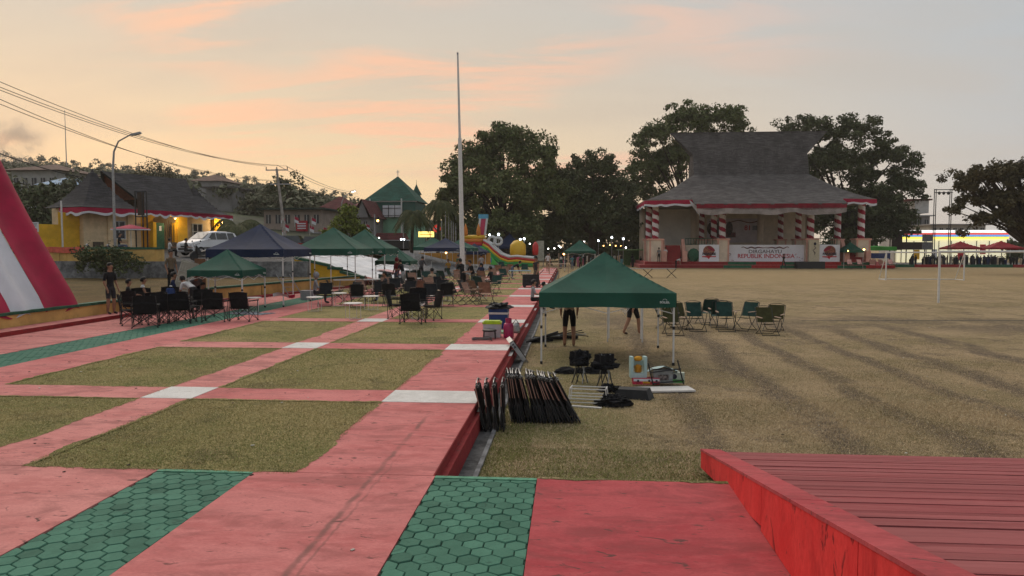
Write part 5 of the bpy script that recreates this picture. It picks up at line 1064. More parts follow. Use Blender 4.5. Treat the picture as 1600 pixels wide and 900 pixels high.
# goods on the path: cooler, boxes, gas bottle, burner, leaning case
cl_ = thing('cooler_box', 'blue cooler box with white band on the main path', 'cooler', (-1.98, 20.6, 0), -.04); BLU = mat('cooler_blue', (.012, .045, .17), .45, .1, 6)
MB().box((0, 0, .20), (.50, .36, .40), tap=1.04).build('body', BLU, cl_); MB().box((0, 0, .43), (.54, .4, .055)).build('white_band', METW, cl_); MB().box((0, 0, .505), (.54, .4, .09)).build('lid', BLU, cl_); MB().box((-.02, -.20, .05), (.03, .04, .06)).build('tap', METW, cl_)
blob('plastic_bag', 'black bin bag draped on top of the blue cooler', 'bag', (-1.98, 20.6, .55), (.33, .24, .10), PLB, 12, amp=.5)
sbx = thing('lidded_box', 'clear box with lime green lid on the main path', 'box', (-1.95, 18.55, 0), .03)
MB().box((0, 0, .17), (.42, .32, .34), tap=1.08).build('box', mat('milky_plastic', (.52, .50, .52), .35, .06, 6), sbx); MB().box((0, 0, .365), (.48, .37, .05)).build('lid', mat('lime_plastic', (.42, .56, .02), .4), sbx); MB().box((0, 0, .40), (.40, .3, .035)).build('lid_top', MATS['lime_plastic'], sbx)
tag(MB().box((0, 0, .03), (.62, .40, .06)).build('green_tray', mat('mint_plastic', (.22, .42, .26), .5), None, (-1.95, 19.4, 0)), 'flat mint green tray below the blue cooler', 'tray')
gs = thing('gas_cylinder', 'magenta gas cylinder with collar on the path edge', 'gas cylinder', (-1.52, 18.35, 0)); MAG = mat('magenta_enamel', (.36, .012, .085), .35, .08, 6, spec=.5)
MB().lathe([(.10, 0), (.125, .02), (.13, .05), (.13, .30), (.11, .37), (.05, .40)], 16).build('body', MAG, gs, smooth=True); MB().lathe([(.075, .38), (.08, .40), (.08, .50), (.065, .50), (.06, .40)], 14).build('collar', MAG, gs); MB().tube([(0, 0, .38), (0, 0, .47)], .018).build('valve', MGL, gs)
bu = thing('gas_burner', 'black iron gas burner on legs beside the lime lidded box', 'burner', (-1.98, 18.15, 0))
for x in (-.15, .15):
    for yv in (-.1, .1): MB().tube([(x, yv, 0), (x*.9, yv*.9, .2)], .01, 5).build('leg', METD, bu)
MB().lathe([(.17, .19), (.18, .21), (.18, .23), (.10, .25), (.05, .25)], 12).build('ring', METD, bu)
tag(MB().tube([(.24*math.cos(a*.45)*(1+.05*math.sin(a)), .17*math.sin(a*.45), .012+.0025*a) for a in range(32)], .012, 6).build('gas_hose', mat('grey_hose', (.09, .085, .085), .6), None, (-2.12, 17.75, 0), smooth=True), 'coiled grey gas hose on the white path band', 'hose')
kt = thing('kettle', 'small steel kettle behind the gas cylinder', 'kettle', (-1.42, 19.5, 0)); MB().lathe([(.1, 0), (.12, .05), (.1, .2), (.05, .27)], 12).build('body', MGL, kt); MB().tube([(-.09, 0, .22), (0, 0, .36), (.09, 0, .22)], .012).build('handle', METD, kt); MB().tube([(.1, 0, .1), (.2, 0, .22)], [.025, .015]).build('spout', MGL, kt)
cs_ = thing('grill_case', 'silver and black case leaning on the path step', 'case', (-1.02, 17.0, G)); cs_.rotation_euler = (R(8), R(-36), R(10))
MB().box((0, 0, .33), (.10, .42, .64)).build('shell', MGL, cs_); MB().box((.055, 0, .36), (.02, .36, .5)).build('panel', PLB, cs_); MB().box((.0, -.215, .36), (.09, .02, .52)).build('side_panel', mat('silver_plastic', (.42, .43, .44), .4), cs_); MB().box((.0, -.23, .53), (.06, .012, .11)).build('label_plate', NAVY_T, cs_); textmesh('ET', .07, CW, 'lettering', cs_, (0, -.238, .53))
for i, (lb, x, yv, a) in enumerate((('long black pole bag lying against the path step', -.78, 20.4, .5), ('black folded easel lying beside the pole bag', -.45, 20.9, .25), ('black folded frame lying near the standing man under the tent', -.1, 21.2, -.3))):
    t = thing(('pole_bag', 'folded_easel', 'folded_trestle')[i], lb, 'bag' if i == 0 else 'trestle', (x, yv, G), a)
    for k in range(4): MB().tube([(-.5+.1*k, -.1+.07*k, .05+.03*k), (.5+.05*k, -.05+.05*k, .10+.06*(3-k))], .028 if i == 0 else .014, 5).build('bar', METD if k != 2 else MGL, t)
    MB().box((0, 0, .06), (.7, .14, .08), rz=.06).build('cover', BLK, t)
# left: folded pale table held up, plywood, jug, mat, box, board
ft = thing('folding_table_top', 'pale grey ribbed folding table held upright behind the left chairs', 'folding table', (-15.05, 27.4, .45)); ft.rotation_euler = (R(-4), R(17), R(22)); FT_ = mat('ivory_plastic', (.36, .34, .28), .6, .08, 3)
MB().box((0, 0, .68), (.62, .05, 1.28)).build('panel', FT_, ft)
for z in (.1, .46, .88, 1.26): MB().box((0, -.035, z), (.60, .03, .03)).build('rib', mat('ivory_rib', (.46, .44, .38), .6), ft)
for x in (-.29, .29): MB().box((x, -.035, .68), (.03, .03, 1.24)).build('rib', MATS['ivory_rib'], ft)
for i in range(5): MB().box((-.2+.1*i, -.03, .28), (.012, .012, .28)).build('rib', MATS['ivory_rib'], ft); MB().box((-.2+.1*i, -.03, 1.06), (.012, .012, .28)).build('rib', MATS['ivory_rib'], ft)
MB().tube([(.02, -.05, .58), (.08, -.05, .66), (.06, -.05, .8)], .015).build('handle', METW, ft)
tag(MB().box((0, 0, .75), (.42, .05, 1.5)).build('plywood_board', mat('brown_board', (.17, .085, .045), .8, .15, 3), None, (-15.0, 28.9, .3), .2), 'brown plywood board standing behind the small green tent', 'board')
jg = thing('water_jug', 'round blue water jug with white lid among the left chairs', 'jug', (-13.9, 24.7, .55)); MB().lathe([(.15, 0), (.17, .03), (.16, .26), (.13, .3)], 14).build('body', BLU, jg); MB().lathe([(.06, .30), (.07, .34), (.03, .38)], 10).build('lid', METW, jg)
sd = thing('work_table', 'low dark folding table holding things amid the left chairs', 'table', (-13.85, 24.9, 0)); MB().box((0, 0, .53), (1.7, .6, .04)).build('table_top', PLB, sd)
for x in (-.7, .7):
    for yv in (-.22, .22): MB().tube([(x, yv, 0), (x*.8, yv, .52)], .014, 5).build('leg', METD, sd)
blob('green_bowl_cover', 'bright green bowl on the low dark table', 'bowl', (-14.35, 24.8, .55), (.17, .15, .08), mat('leaf_green_plastic', (.12, .5, .08), .5), 5, amp=.05); blob('white_cloth_pile', 'white cloth pile on the low dark table end', 'cloth', (-13.2, 25.2, .55), (.3, .2, .13), CW, 6, amp=.12)
lt = thing('long_table', 'long white folding table beside the seated person in pale headscarf', 'table', (-9.75, 34.0, 0), .35); MB().box((0, 0, .74), (2.6, .6, .04)).build('table_top', METW, lt)
for x in (-1.1, 1.1):
    for yv in (-.22, .22): MB().tube([(x, yv, 0), (x*.9, yv, .72)], .014, 5).build('leg', METG, lt)
gm = tag(MB().grid(lambda u, v: (-.75+1.5*u, -.4+.8*v, .012+.012*math.sin(u*9)*math.sin(v*7)), 14, 8).build('groundsheet', mat('patterned_mat', (.20, .22, .26), .8, .5, 7), None, at(392, 490), -.3), 'patterned grey groundsheet by the small green tent', 'groundsheet')
pn = tag(MB().grid(lambda u, v: (-.42+.84*u, .25*(v-.5)*(1-abs(2*u-1)), .55+.05*math.sin(u*6)-.12*v), 10, 3).build('pennant', [CW, CR], None, at(444, 482)), 'small white and red flag tied to the navy tent leg', 'flag')
pn.data.polygons.foreach_set('material_index', [1 if i % 10 > 6 else 0 for i in range(len(pn.data.polygons))])
tag(MB().box((0, 0, .2), (.55, .4, .4), tap=1.05).build('grey_tub', mat('grey_tub', (.32, .31, .34), .5, .06), None, at(482, 468)), 'pale grey plastic tub on the green strip behind the white table', 'tub')
sr = thing('sloping_rack', 'grey metal rack leaning on the low wall behind the navy tent', 'rack', at(462, 462), .5)
for x in (-.3, .3): MB().tube([(x, 0, 0), (x-.5, .5, 1.0)], .02).build('bar', METG, sr)
for k in range(5): MB().tube([(-.3-.1*k, .1*k, .2*k), (.3-.1*k, .1*k, .2*k)], .012).build('rung', METG, sr)
bt = thing('blue_table', 'pale blue folding table in front of the slide bottom', 'table', gp(812, 437), .1); MB().box((0, 0, .62), (1.5, .7, .05)).build('table_top', mat('sky_blue_plastic', (.22, .36, .48), .5), bt)
for x in (-.6, .6):
    for s in (-1, 1): MB().tube([(x-.2*s, s*.25, 0), (x+.2*s, s*.25, .6)], .02).build('leg', METW, bt)
ct = thing('hand_cart', 'black crate cart on small wheels on the main path', 'cart', gp(829, 449), .1); MB().box((0, 0, .42), (.9, .6, .62)).build('crate', PLB, ct)
for z in (.25, .45, .62): MB().box((0, -.31, z), (.92, .02, .04)).build('rail', METD, ct)
for x in (-.35, .35): w_ = MB().lathe([(.02, -.03), (.09, -.03), (.09, .03), (.02, .03)], 12).build('wheel', METD, ct, (x, -.28, .1)); w_.rotation_euler = (R(90), 0, 0)
MB().tube([(.45, 0, .7), (.75, 0, 1.0)], .02).build('handle', METD, ct)
bar = thing('bamboo_stand', 'pale open timber stand in front of the far green tent', 'stand', (-.9, 62, G))
for x in (-.8, 0, .8):
    for yv in (-.4, .4): MB().tube([(x, yv, 0), (x, yv, 2.1 if yv > 0 else 1.2)], .03, 5).build('post', WOODL, bar)
for z in (.9, 1.2): MB().box((0, 0, z), (1.8, .9, .04)).build('shelf', WOODL, bar)
ft2 = thing('trestle_table', 'long thin folding table on the field before the stage', 'table', P(1012, 434, G)); MB().box((0, 0, .78), (4.6, .8, .05)).build('table_top', METG, ft2)
for x in (-2., 0, 2.):
    for s in (-1, 1): MB().tube([(x-.4*s, 0, 0), (x+.4*s, 0, .76)], .03).build('leg', METD, ft2)
# ================================================================== CAR, MOTORBIKES
def car(loc, rz):
    t = thing('white_car', 'white compact people carrier parked in front of the gate building', 'car', loc, rz)
    PW = mat('car_white', (.62, .62, .64), .3, .03, 2, spec=.6); GLS = mat('car_glass', (.015, .018, .02), .08, .1, 2, spec=.7); TY = mat('tyre', (.012, .012, .012), .9)
    # sections along x (front at +x): (x, half width low, z low, z belt, half width belt, z roof, half width roof)
    S_ = [(2.08, .62, .34, .62, .60, .66, .55), (2.0, .76, .24, .80, .74, .86, .66), (1.5, .82, .22, .98, .78, 1.03, .68), (1.0, .83, .22, 1.06, .80, 1.12, .70), (.35, .83, .22, 1.10, .81, 1.60, .62), (-.3, .83, .22, 1.10, .81, 1.68, .62), (-1.2, .83, .22, 1.10, .81, 1.66, .61), (-1.75, .82, .24, 1.10, .80, 1.58, .58), (-2.02, .78, .30, 1.08, .76, 1.15, .70), (-2.08, .70, .4, .9, .68, .95, .60)]
    mb = MB(); n = len(S_)
    for (x, wl_, zl, zb, wb_, zr_, wr_) in S_:
        mb.v += [(x, -wl_, zl), (x, -wl_-.02, (zl+zb)/2), (x, -wb_, zb), (x, -wr_, zr_), (x, -wr_*.5, zr_+.03), (x, wr_*.5, zr_+.03), (x, wr_, zr_), (x, wb_, zb), (x, wl_+.02, (zl+zb)/2), (x, wl_, zl)]
    for i in range(n-1):
        for j in range(10): mb.f.append((i*10+j, i*10+(j+1) % 10, (i+1)*10+(j+1) % 10, (i+1)*10+j))
    mb.f += [tuple(range(9, -1, -1)), tuple(range((n-1)*10, n*10))]; mb.m = [0]*len(mb.f)
    body = mb.build('body', PW, t, smooth=False)
    MB().add([(1.02, -.66, 1.14), (1.02, .66, 1.14), (.38, .57, 1.60), (.38, -.57, 1.60)], [(0, 1, 2, 3)]).build('windscreen', GLS, body, (.03, 0, .03))
    for s in (-1, 1):
        for xa, xb, ra, rb in ((.72, .02, .24, -.02), (-.06, -.95, -.08, -.95), (-1.03, -1.7, -1.03, -1.55)):
            MB().add([(xa, s*.83, 1.12), (xb, s*.83, 1.12), (rb, s*.655, 1.57), (ra, s*.655, 1.57)], [(0, 1, 2, 3)]).build('side_window', GLS, body)
        mi_ = MB().ball((.72, s*.95, 1.13), (.08, .1, .07), 8).build('mirror', PW, t)
        for x in (1.32, -1.32):
            w_ = MB().lathe([(.05, -.10), (.30, -.10), (.315, -.06), (.315, .06), (.30, .10), (.05, .10)], 18).build('wheel', TY, t, (x, s*.76, .31)); w_.rotation_euler = (R(90), 0, 0); MB().lathe([(.03, -.11), (.19, -.105), (.19, .105), (.03, .11)], 12).build('rim', MGL, w_)
        MB().add([(2.03, s*.40, .70), (1.97, s*.74, .74), (1.72, s*.80, .94), (1.95, s*.45, .86)], [(0, 1, 2, 3)]).build('headlight', mat('headlamp', (.45, .46, .5), .15, spec=.8), t, (.035, 0, .02))
        MB().box((2.03, s*.62, .42), (.06, .16, .12)).build('fog_light', METD, t)
    MB().box((2.085, 0, .46), (.05, .95, .13)).build('grille', METD, t); MB().box((2.06, 0, .74), (.05, .55, .06)).build('upper_grille', MGL, t); MB().box((2.1, 0, .62), (.03, .4, .10)).build('number_plate', PLB, t)
    return t
car((-25.3, 50.0, st_z(50.)+.05), math.atan2(-.80, -.35))
def bike(label, loc, rz):
    t = thing('motorbike', label, 'motorbike', loc, rz, 'motorbikes at the gate')
    for x in (-.6, .62):
        w_ = MB().lathe([(.2, -.05), (.29, -.05), (.3, 0), (.29, .05), (.2, .05)], 14).build('wheel', PLB, t, (x, 0, .3)); w_.rotation_euler = (R(90), 0, 0)
    MB().add([(-.75, -.13, .45), (.1, -.15, .32), (.45, -.12, .45), (.5, -.1, .95), (.15, -.13, .55), (-.8, -.12, .75), (-.75, .13, .45), (.1, .15, .32), (.45, .12, .45), (.5, .1, .95), (.15, .13, .55), (-.8, .12, .75)], [(0, 1, 2, 3, 4, 5), (11, 10, 9, 8, 7, 6), (0, 6, 7, 1), (1, 7, 8, 2), (2, 8, 9, 3), (3, 9, 10, 4), (4, 10, 11, 5), (5, 11, 6, 0)]).build('body', METD, t)
    MB().box((-.35, 0, .78), (.75, .26, .09)).build('seat', BLK, t); MB().tube([(.45, -.34, 1.05), (.5, 0, 1.0), (.45, .34, 1.05)], .016).build('handlebar', METD, t); MB().tube([(.5, 0, .98), (.64, 0, .3)], .03).build('fork', MGL, t); MB().ball((.56, 0, .92), (.07, .09, .08), 8).build('headlight', MATS['headlamp'], t)
    for s in (-1, 1): MB().ball((.42, s*.34, 1.2), (.02, .06, .05), 8).build('mirror', METD, t)
    return t
bike('motorbike under the rider behind the ochre parapet', (-29, 45.3, 1.45), -2.7); bike('black motorbike at the parapet end before the white car', (-22.7, 44.0, 1.42), -1.9); bike('black motorbike left of the rider behind the parapet', (-30.6, 45.6, 1.47), -2.4)
# ================================================================== POLES, LAMPS, WIRES
def lampglow(name, c, s): return mat(name, c, .5, emit=c, estr=s)
GLW = lampglow('lamp_white', (1., .95, .86), 9.); GLA = lampglow('lamp_amber', (1., .52, .14), 9.); GLC = lampglow('lamp_cool', (.85, .93, 1.), 9.)
fp_ = thing('flagpole', 'tall bare white flagpole standing on the plaza', 'flagpole', (-6.95, 47.7, 0)); MB().tube([(0, 0, 0), (-.10, 0, 5.5), (-.17, 0, 9.3)], [.17, .14, .12], 10).build('pole', METW, fp_); MB().tube([(-.17, 0, 9.3), (-.28, 0, 14.6)], [.085, .06], 8).build('upper_pole', METW, fp_); MB().box((-.28, 0, 14.68), (.1, .1, .14)).build('pulley', METG, fp_)
def small_pole(label, px, Y, top, z0=.2): 
    q = PY(px, top, Y); return tag(MB().tube([(0, 0, 0), (0, 0, q[2]-z0)], [.07, .045], 6).build('flagpole', METG, None, (q[0], Y, z0)), label, 'flagpole', 'grey poles behind the tents')
for i, (px, top) in enumerate(((630, 335), (672, 338), (696, 320), (701, 333), (708, 322), (712, 330), (690, 345), (705, 345))): small_pole(f'{ordn[i]} slim grey pole of those between the meeting house and the flagpole', px, 82+1.5*i, top)
def street_lamp(label, base, h, arm, head, lit=None):
    t = thing('street_lamp', label, 'street lamp', base); d = Vector(arm)
    MB().tube([(0, 0, 0), (0, 0, h*.72), Vector((0, 0, h*.86))+d*.08, Vector((0, 0, h*.94))+d*.32, Vector((0, 0, h))+d], [.09, .075, .06, .05, .04], 8).build('pole', METG, t)
    e = Vector((0, 0, h))+d; hd = MB().box((0, 0, 0), (.62, .26, .12)).build('lamp_head', METG, t, e+d.normalized()*.25, math.atan2(d.y, d.x)); hd.rotation_euler[1] = -.25
    MB().box((0.02, 0, -.07), (.42, .2, .03)).build('diffuser', lit or mat('lamp_glass', (.6, .6, .55), .2), hd)
    return t
street_lamp('curved grey street lamp in front of the gate building', (-29.6, 46, 1.4), 8.2, (1.25, .2, 0), .5)
street_lamp('lit street lamp above the yellow green tree', (*PY(534, 380, 84)[:2], 1.5), 6.9, (1.2, 0, .25), .5, GLW)
ep = thing('electricity_pole', 'leaning pale electricity pole with two crossarms behind the navy tent', 'utility pole', (-31.4, 80, 1.5))
top = Vector((-1.05, 0, 9.4)); MB().tube([(0, 0, 0), top], [.20, .13], 8).build('pole', mat('pole_concrete', (.34, .30, .28), .9, .2, 2), ep)
for zf, w, dx in ((.985, 1.25, 0), (.82, 1.2, .25)):
    c = top*zf+Vector((dx, 0, 0)); ca = MB().box(c, (2*w, .1, .12)).build('crossarm', METG, ep)
    for x in (-w*.96, 0, w*.96): MB().tube([c+Vector((x, 0, 0)), c+Vector((x, 0, .35))], .05, 6).build('insulator', METD, ca)
def wire(label, a, b, sag, r=.022):
    a, b = Vector(a), Vector(b); return tag(MB().tube([a.lerp(b, i/24)-Vector((0, 0, sag*4*(i/24)*(1-i/24))) for i in range(25)], r, 4, cap=False).build('overhead_wire', METD), label, 'wire', 'overhead wires')
o1 = Vector((-31.4, 80, 1.5))+top; L1 = [('topmost overhead wire at the upper left', -1.2, 0, 142, .9), ('second overhead wire from the top at the left', .1, .1, 152, 1.0), ('third overhead wire from the top at the left', 1.1, 0, 157, 1.1), ('fourth overhead wire from the top at the left', -.9, -1.6, 168, 1.2), ('lowest of the bundled overhead wires at the left', .9, -1.6, 178, 1.2)]
for lb, dx, dz, py, sg_ in L1: q = PY(-60, py-40, 36); wire(lb, o1+Vector((dx, 0, dz+.3)), q, sg_, .02)
for i, (dx, dz, py) in enumerate(((1.1, 0, 300), (.1, .1, 303), (1.2, -1.5, 307), (.4, -1.6, 312))): wire(f'{ordn[i]} from the top of the wires running right from the leaning pole', o1+Vector((dx, 0, dz+.3)), PY(560, py, 150), .8, .03)
wire('single sagging cable above the hill houses at far left', PY(-60, 215, 60), PY(178, 285, 70), .6, .05)
tag(MB().tube([(0, 0, 0), (0, 0, 24)], [.25, .1], 5).build('radio_mast', METG, None, (*PY(104, 260, 300)[:2], 36)), 'thin distant radio mast on the left hill', 'mast')
am = thing('rooftop_antenna', 'green antenna post with crossbar above the gate roof', 'antenna', (*PY(228, 285, 66)[:2], 6.5)); MB().tube([(0, 0, 0), (0, 0, 2.2)], .08).build('post', GCAP, am); MB().box((0.3, 0, 1.6), (1.3, .08, .12)).build('crossbar', METD, am); MB().box((.8, 0, 1.2), (.35, .3, .3)).build('speaker_horn', METD, am)
# warm lamps under the gate eaves
for lx, ly, lz, lb in ((7.6, -.75, 2.75, 'warm lamp under the eave above the green gate leaf'), (12.35, -.95, 2.55, 'warm lamp under the eave at the right yellow pier of the gate')):
    a_ = math.atan2(12.4, 5.0); q = (-36.4+lx*math.cos(a_)-ly*math.sin(a_), 52.6+lx*math.sin(a_)+ly*math.cos(a_), 1.9+lz)
    t = thing('eave_lamp', lb, 'lamp', q); MB().ball((0, 0, 0), .08, 8, k=6).build('bulb', GLA, t); MB().tube([(0, 0, .07), (0, 0, .3)], .03, 6).build('socket', METD, t)
    pl0 = bpy.data.lights.new('eave_lamp_light', 'POINT'); pl0.energy = 70; pl0.color = (1, .72, .35); pl0.shadow_soft_size = .12
    lo = bpy.data.objects.new('eave_lamp_light', pl0); COL.objects.link(lo); lo.location = (0, 0, -.15); lo.parent = t
# traffic light, no entry sign, white notice
tl = thing('traffic_light', 'amber traffic light on a tall grey pole by the green meeting house', 'traffic light', (*PY(586, 400, 88)[:2], 1.0)); MB().tube([(0, 0, 0), (0, 0, 5.2)], .09).build('pole', METG, tl); MB().box((.45, -.1, 4.4), (.34, .25, .95)).build('housing', METD, tl); MB().ball((.45, -.24, 4.4), (.14, .05, .14), 8).build('lamp', GLA, tl)
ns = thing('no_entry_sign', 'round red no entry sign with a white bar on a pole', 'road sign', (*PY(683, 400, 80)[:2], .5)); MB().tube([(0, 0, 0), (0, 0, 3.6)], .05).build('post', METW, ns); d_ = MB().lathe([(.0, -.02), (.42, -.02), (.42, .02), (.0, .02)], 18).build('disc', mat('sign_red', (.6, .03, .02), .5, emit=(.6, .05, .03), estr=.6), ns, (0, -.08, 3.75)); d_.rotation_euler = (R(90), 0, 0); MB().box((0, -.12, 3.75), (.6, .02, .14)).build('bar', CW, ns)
nt = thing('notice_sign', 'white notice board on a post beside the flag cloth', 'sign', (*PY(56, 385, 45)[:2], 1.4)); MB().tube([(0, 0, 0), (0, 0, 1.9)], .04).build('post', METW, nt); MB().box((0, -.03, 2.15), (.52, .03, .62)).build('board', CW, nt); MB().box((.1, -.05, 1.97), (.12, .01, .16)).build('red_mark', REDT, nt)
for i in range(3): MB().box((0, -.05, 2.37-.08*i), (.38-.06*i, .01, .03)).build('text_line', GRYT, nt)
tag(MB().tube([(0, 0, 0), (0, 0, 4.0)], .06).build('white_post', METW, None, (*PY(98, 385, 51)[:2], 1.6)), 'slim white post left of the gate building roof', 'post')
# bulbs of the night market (each a hung lamp)
LAMPL = ['left bulb of the pair above the slide rings', 'right bulb of the pair above the slide rings', 'left bulb of the pair above the yellow dome', 'right bulb of the pair above the yellow dome', 'bulb above the left slope of the far green tent', 'left bulb of the trio right of the far green tent', 'middle bulb of the trio right of the far green tent', 'right bulb of the trio right of the far green tent', 'single bulb between the trio and the pale green stall', 'bulb on the post above the pale green stall', 'bulb under the pale green stall awning', 'dim bulb under the tall tree left of the far green tent', 'amber lamp at the left leg of the far green tent', 'first amber bulb right of the far green tent roof', 'second amber bulb right of the far green tent roof', 'third amber bulb right of the far green tent roof', 'fourth amber bulb right of the far green tent roof', 'fifth amber bulb right of the far green tent roof', 'bulb glowing under the navy and green tent', 'left amber lamp in the small tent by the right stage pillar', 'right amber lamp beside the small tent by the right stage pillar', 'bulb at the dark street stall', 'left bulb of the pair under the drooping palm', 'right bulb of the pair under the drooping palm', 'bulb left of the navy and green tent roof', 'left bulb below the yellow green tree', 'right bulb below the yellow green tree', 'bulb above the white car and the navy tent', 'small bulb at the foot of the inflatable slide tower']
for i, (px, py, Y, m, r) in enumerate(((765, 367, 88, GLC, .20), (779, 366, 88, GLC, .22), (813, 374, 92, GLC, .20), (819, 373, 92, GLC, .22), (913, 377, 110, GLW, .16), (923, 371, 112, GLC, .26), (928, 372, 112, GLC, .26), (935, 376, 112, GLC, .22), (956, 371, 114, GLC, .26), (974, 373, 114, GLC, .28), (978, 387, 110, GLW, .2), (873, 384, 100, GLW, .12), (881, 397, 78, GLA, .16), (921, 383, 115, GLA, .14), (943, 384, 116, GLA, .14), (953, 383, 118, GLA, .14), (962, 384, 118, GLA, .14), (970, 384, 118, GLA, .12), (697, 395, 59.2, GLA, .13), (1325, 392, 91, GLA, .13), (1350, 390, 91, GLA, .2), (592, 372, 90, GLW, .16), (627, 374, 92, GLC, .2), (631, 374, 92, GLC, .2), (668, 379, 95, GLW, .18), (560, 366, 86, GLW, .16), (574, 370, 86, GLC, .14), (414, 358, 70, GLW, .2), (741, 393, 84, GLW, .1))):
    q = PY(px, py, Y); t = thing('hung_lamp', '', 'lamp', q, 0, 'glowing bulbs of the night market')
    t['label'] = 'glowing '+LAMPL[i]; r *= .6
    MB().ball((0, 0, 0), r, 8, k=6).build('bulb', m, t); MB().tube([(0, 0, r*.9), (0, 0, r*2.0)], r*.4, 6).build('socket', METD, t)
    if py < 378 and 750 < px < 990: MB().tube([(0, .05, -q[2]), (0, .05, r*2)], .05, 5).build('post', METG, t)
sl_ = thing('string_lights', 'drooping string of small bulbs under the tall tree', 'string lights', PY(815, 372, 98)); wp = [Vector(PY(815+i*3.2, 372+8*math.sin(i/20*math.pi)+i*.6, 98))-Vector(PY(815, 372, 98)) for i in range(21)]; MB().tube(wp, .02, 4).build('cable', METD, sl_)
for p in wp[1::3]: MB().ball(p-Vector((0, 0, .15)), .09, 6, k=4).build('bulb', GLW, sl_)
# ================================================================== INFLATABLE SLIDE
isl = thing('inflatable_slide', 'rainbow striped inflatable slide with tower and blue topped pillar', 'inflatable slide', (-11.9, 84, 0))
RB = {n: mat('vinyl_'+n, c, .4, .06, 2, spec=.45) for n, c in dict(red=(.50, .02, .02), yellow=(.70, .42, .02), green=(.03, .30, .06), blue=(.02, .11, .42), sky=(.10, .36, .55), orange=(.62, .20, .02), white=(.6, .62, .62), lime=(.10, .50, .08), pink=(.55, .05, .12), grey=(.2, .2, .22)).items()}
for i, c in enumerate(['yellow', 'yellow', 'blue', 'green', 'lime', 'blue', 'red', 'orange', 'yellow']):
    z = .25+.39*i; 
    for yv in (0, 2.6): MB().tube([(-.1, yv, z), (1.9, yv, z)], .24, 8).build('tube_band', RB[c], isl, smooth=True)
    for x in (-.1, 1.9): MB().tube([(x, 0, z), (x, 2.6, z)], .24, 8).build('tube_band', RB[c], isl, smooth=True)
prof = [(1.9, 3.1), (2.5, 2.7), (3.1, 2.0), (3.9, 1.25), (4.8, .85), (5.8, .95), (6.8, .80), (7.6, .72), (8.0, .55)]
for yv in (-.1, 2.6):
    for k, c in enumerate(['green', 'green', 'yellow', 'red', 'white']):
        MB().tube([(x+.04*k, yv, max(.14, z*.86-.62+k*.25)) for x, z in prof], .17 if k < 4 else .14, 8).build('slide_wall', RB[c], isl, smooth=True)
MB().grid(lambda u, v: (lambda i, f: (prof[i][0]*(1-f)+prof[min(i+1, 8)][0]*f, 2.6*v, (prof[i][1]*(1-f)+prof[min(i+1, 8)][1]*f)*.75-.1))(min(8, int(u*8)), u*8-min(8, int(u*8))), 24, 4).build('slide_bed', RB['grey'], isl)
MB().add([(.0, -.05, .2), (3.6, -.05, .2), (1.9, -.05, 2.3), (.0, -.05, 2.3)], [(0, 1, 2, 3)]).build('side_skirt', RB['lime'], isl, (.2, -.22, 0)); MB().box((1.4, -.3, .75), (3.2, .08, .55)).build('blue_skirt', RB['blue'], isl)
MB().add([(1.35, .2, 3.6), (2.1, .2, 3.6), (2.45, .2, 5.5), (1.55, .2, 5.5), (1.35, 1., 3.6), (2.1, 1., 3.6), (2.45, 1., 5.5), (1.55, 1., 5.5)], [(0, 1, 2, 3), (7, 6, 5, 4), (0, 4, 5, 1), (1, 5, 6, 2), (3, 2, 6, 7), (0, 3, 7, 4)]).build('pillar', RB['pink'], isl); MB().box((2.0, .6, 5.72), (1.05, .95, .5)).build('pillar_cap', RB['sky'], isl)
for x in (1.42, 2.2): MB().tube([(x, .15, 3.6), (x+.25, .15, 5.5)], .12, 8).build('pillar_edge', RB['white'], isl)
for x in (.0, 1.5): MB().lathe([(.2, 3.5), (.26, 3.8), (.22, 4.3), (.12, 4.6), (.03, 4.9)], 10, (x, 0, 0)).build('turret', RB['orange'], isl, smooth=True)
for cx, z in ((3.0, 3.0), (3.7, 2.9)): r_ = MB().tube([(cx+.42*math.cos(a*math.pi/8), .4, z+.42*math.sin(a*math.pi/8)) for a in range(17)], .16, 8).build('ring', RB['white'], isl, smooth=True)
MB().lathe([(.3, 1.3), (.36, 1.8), (.34, 2.4), (.2, 2.7), (.03, 2.85)], 10, (8.0, .4, 0)).build('red_post', RB['red'], isl, smooth=True); MB().lathe([(.85, .9), (.95, 1.6), (.9, 2.5), (.5, 2.95), (.1, 3.05)], 14, (5.9, 1.6, 0)).build('yellow_dome', RB['yellow'], isl, smooth=True)
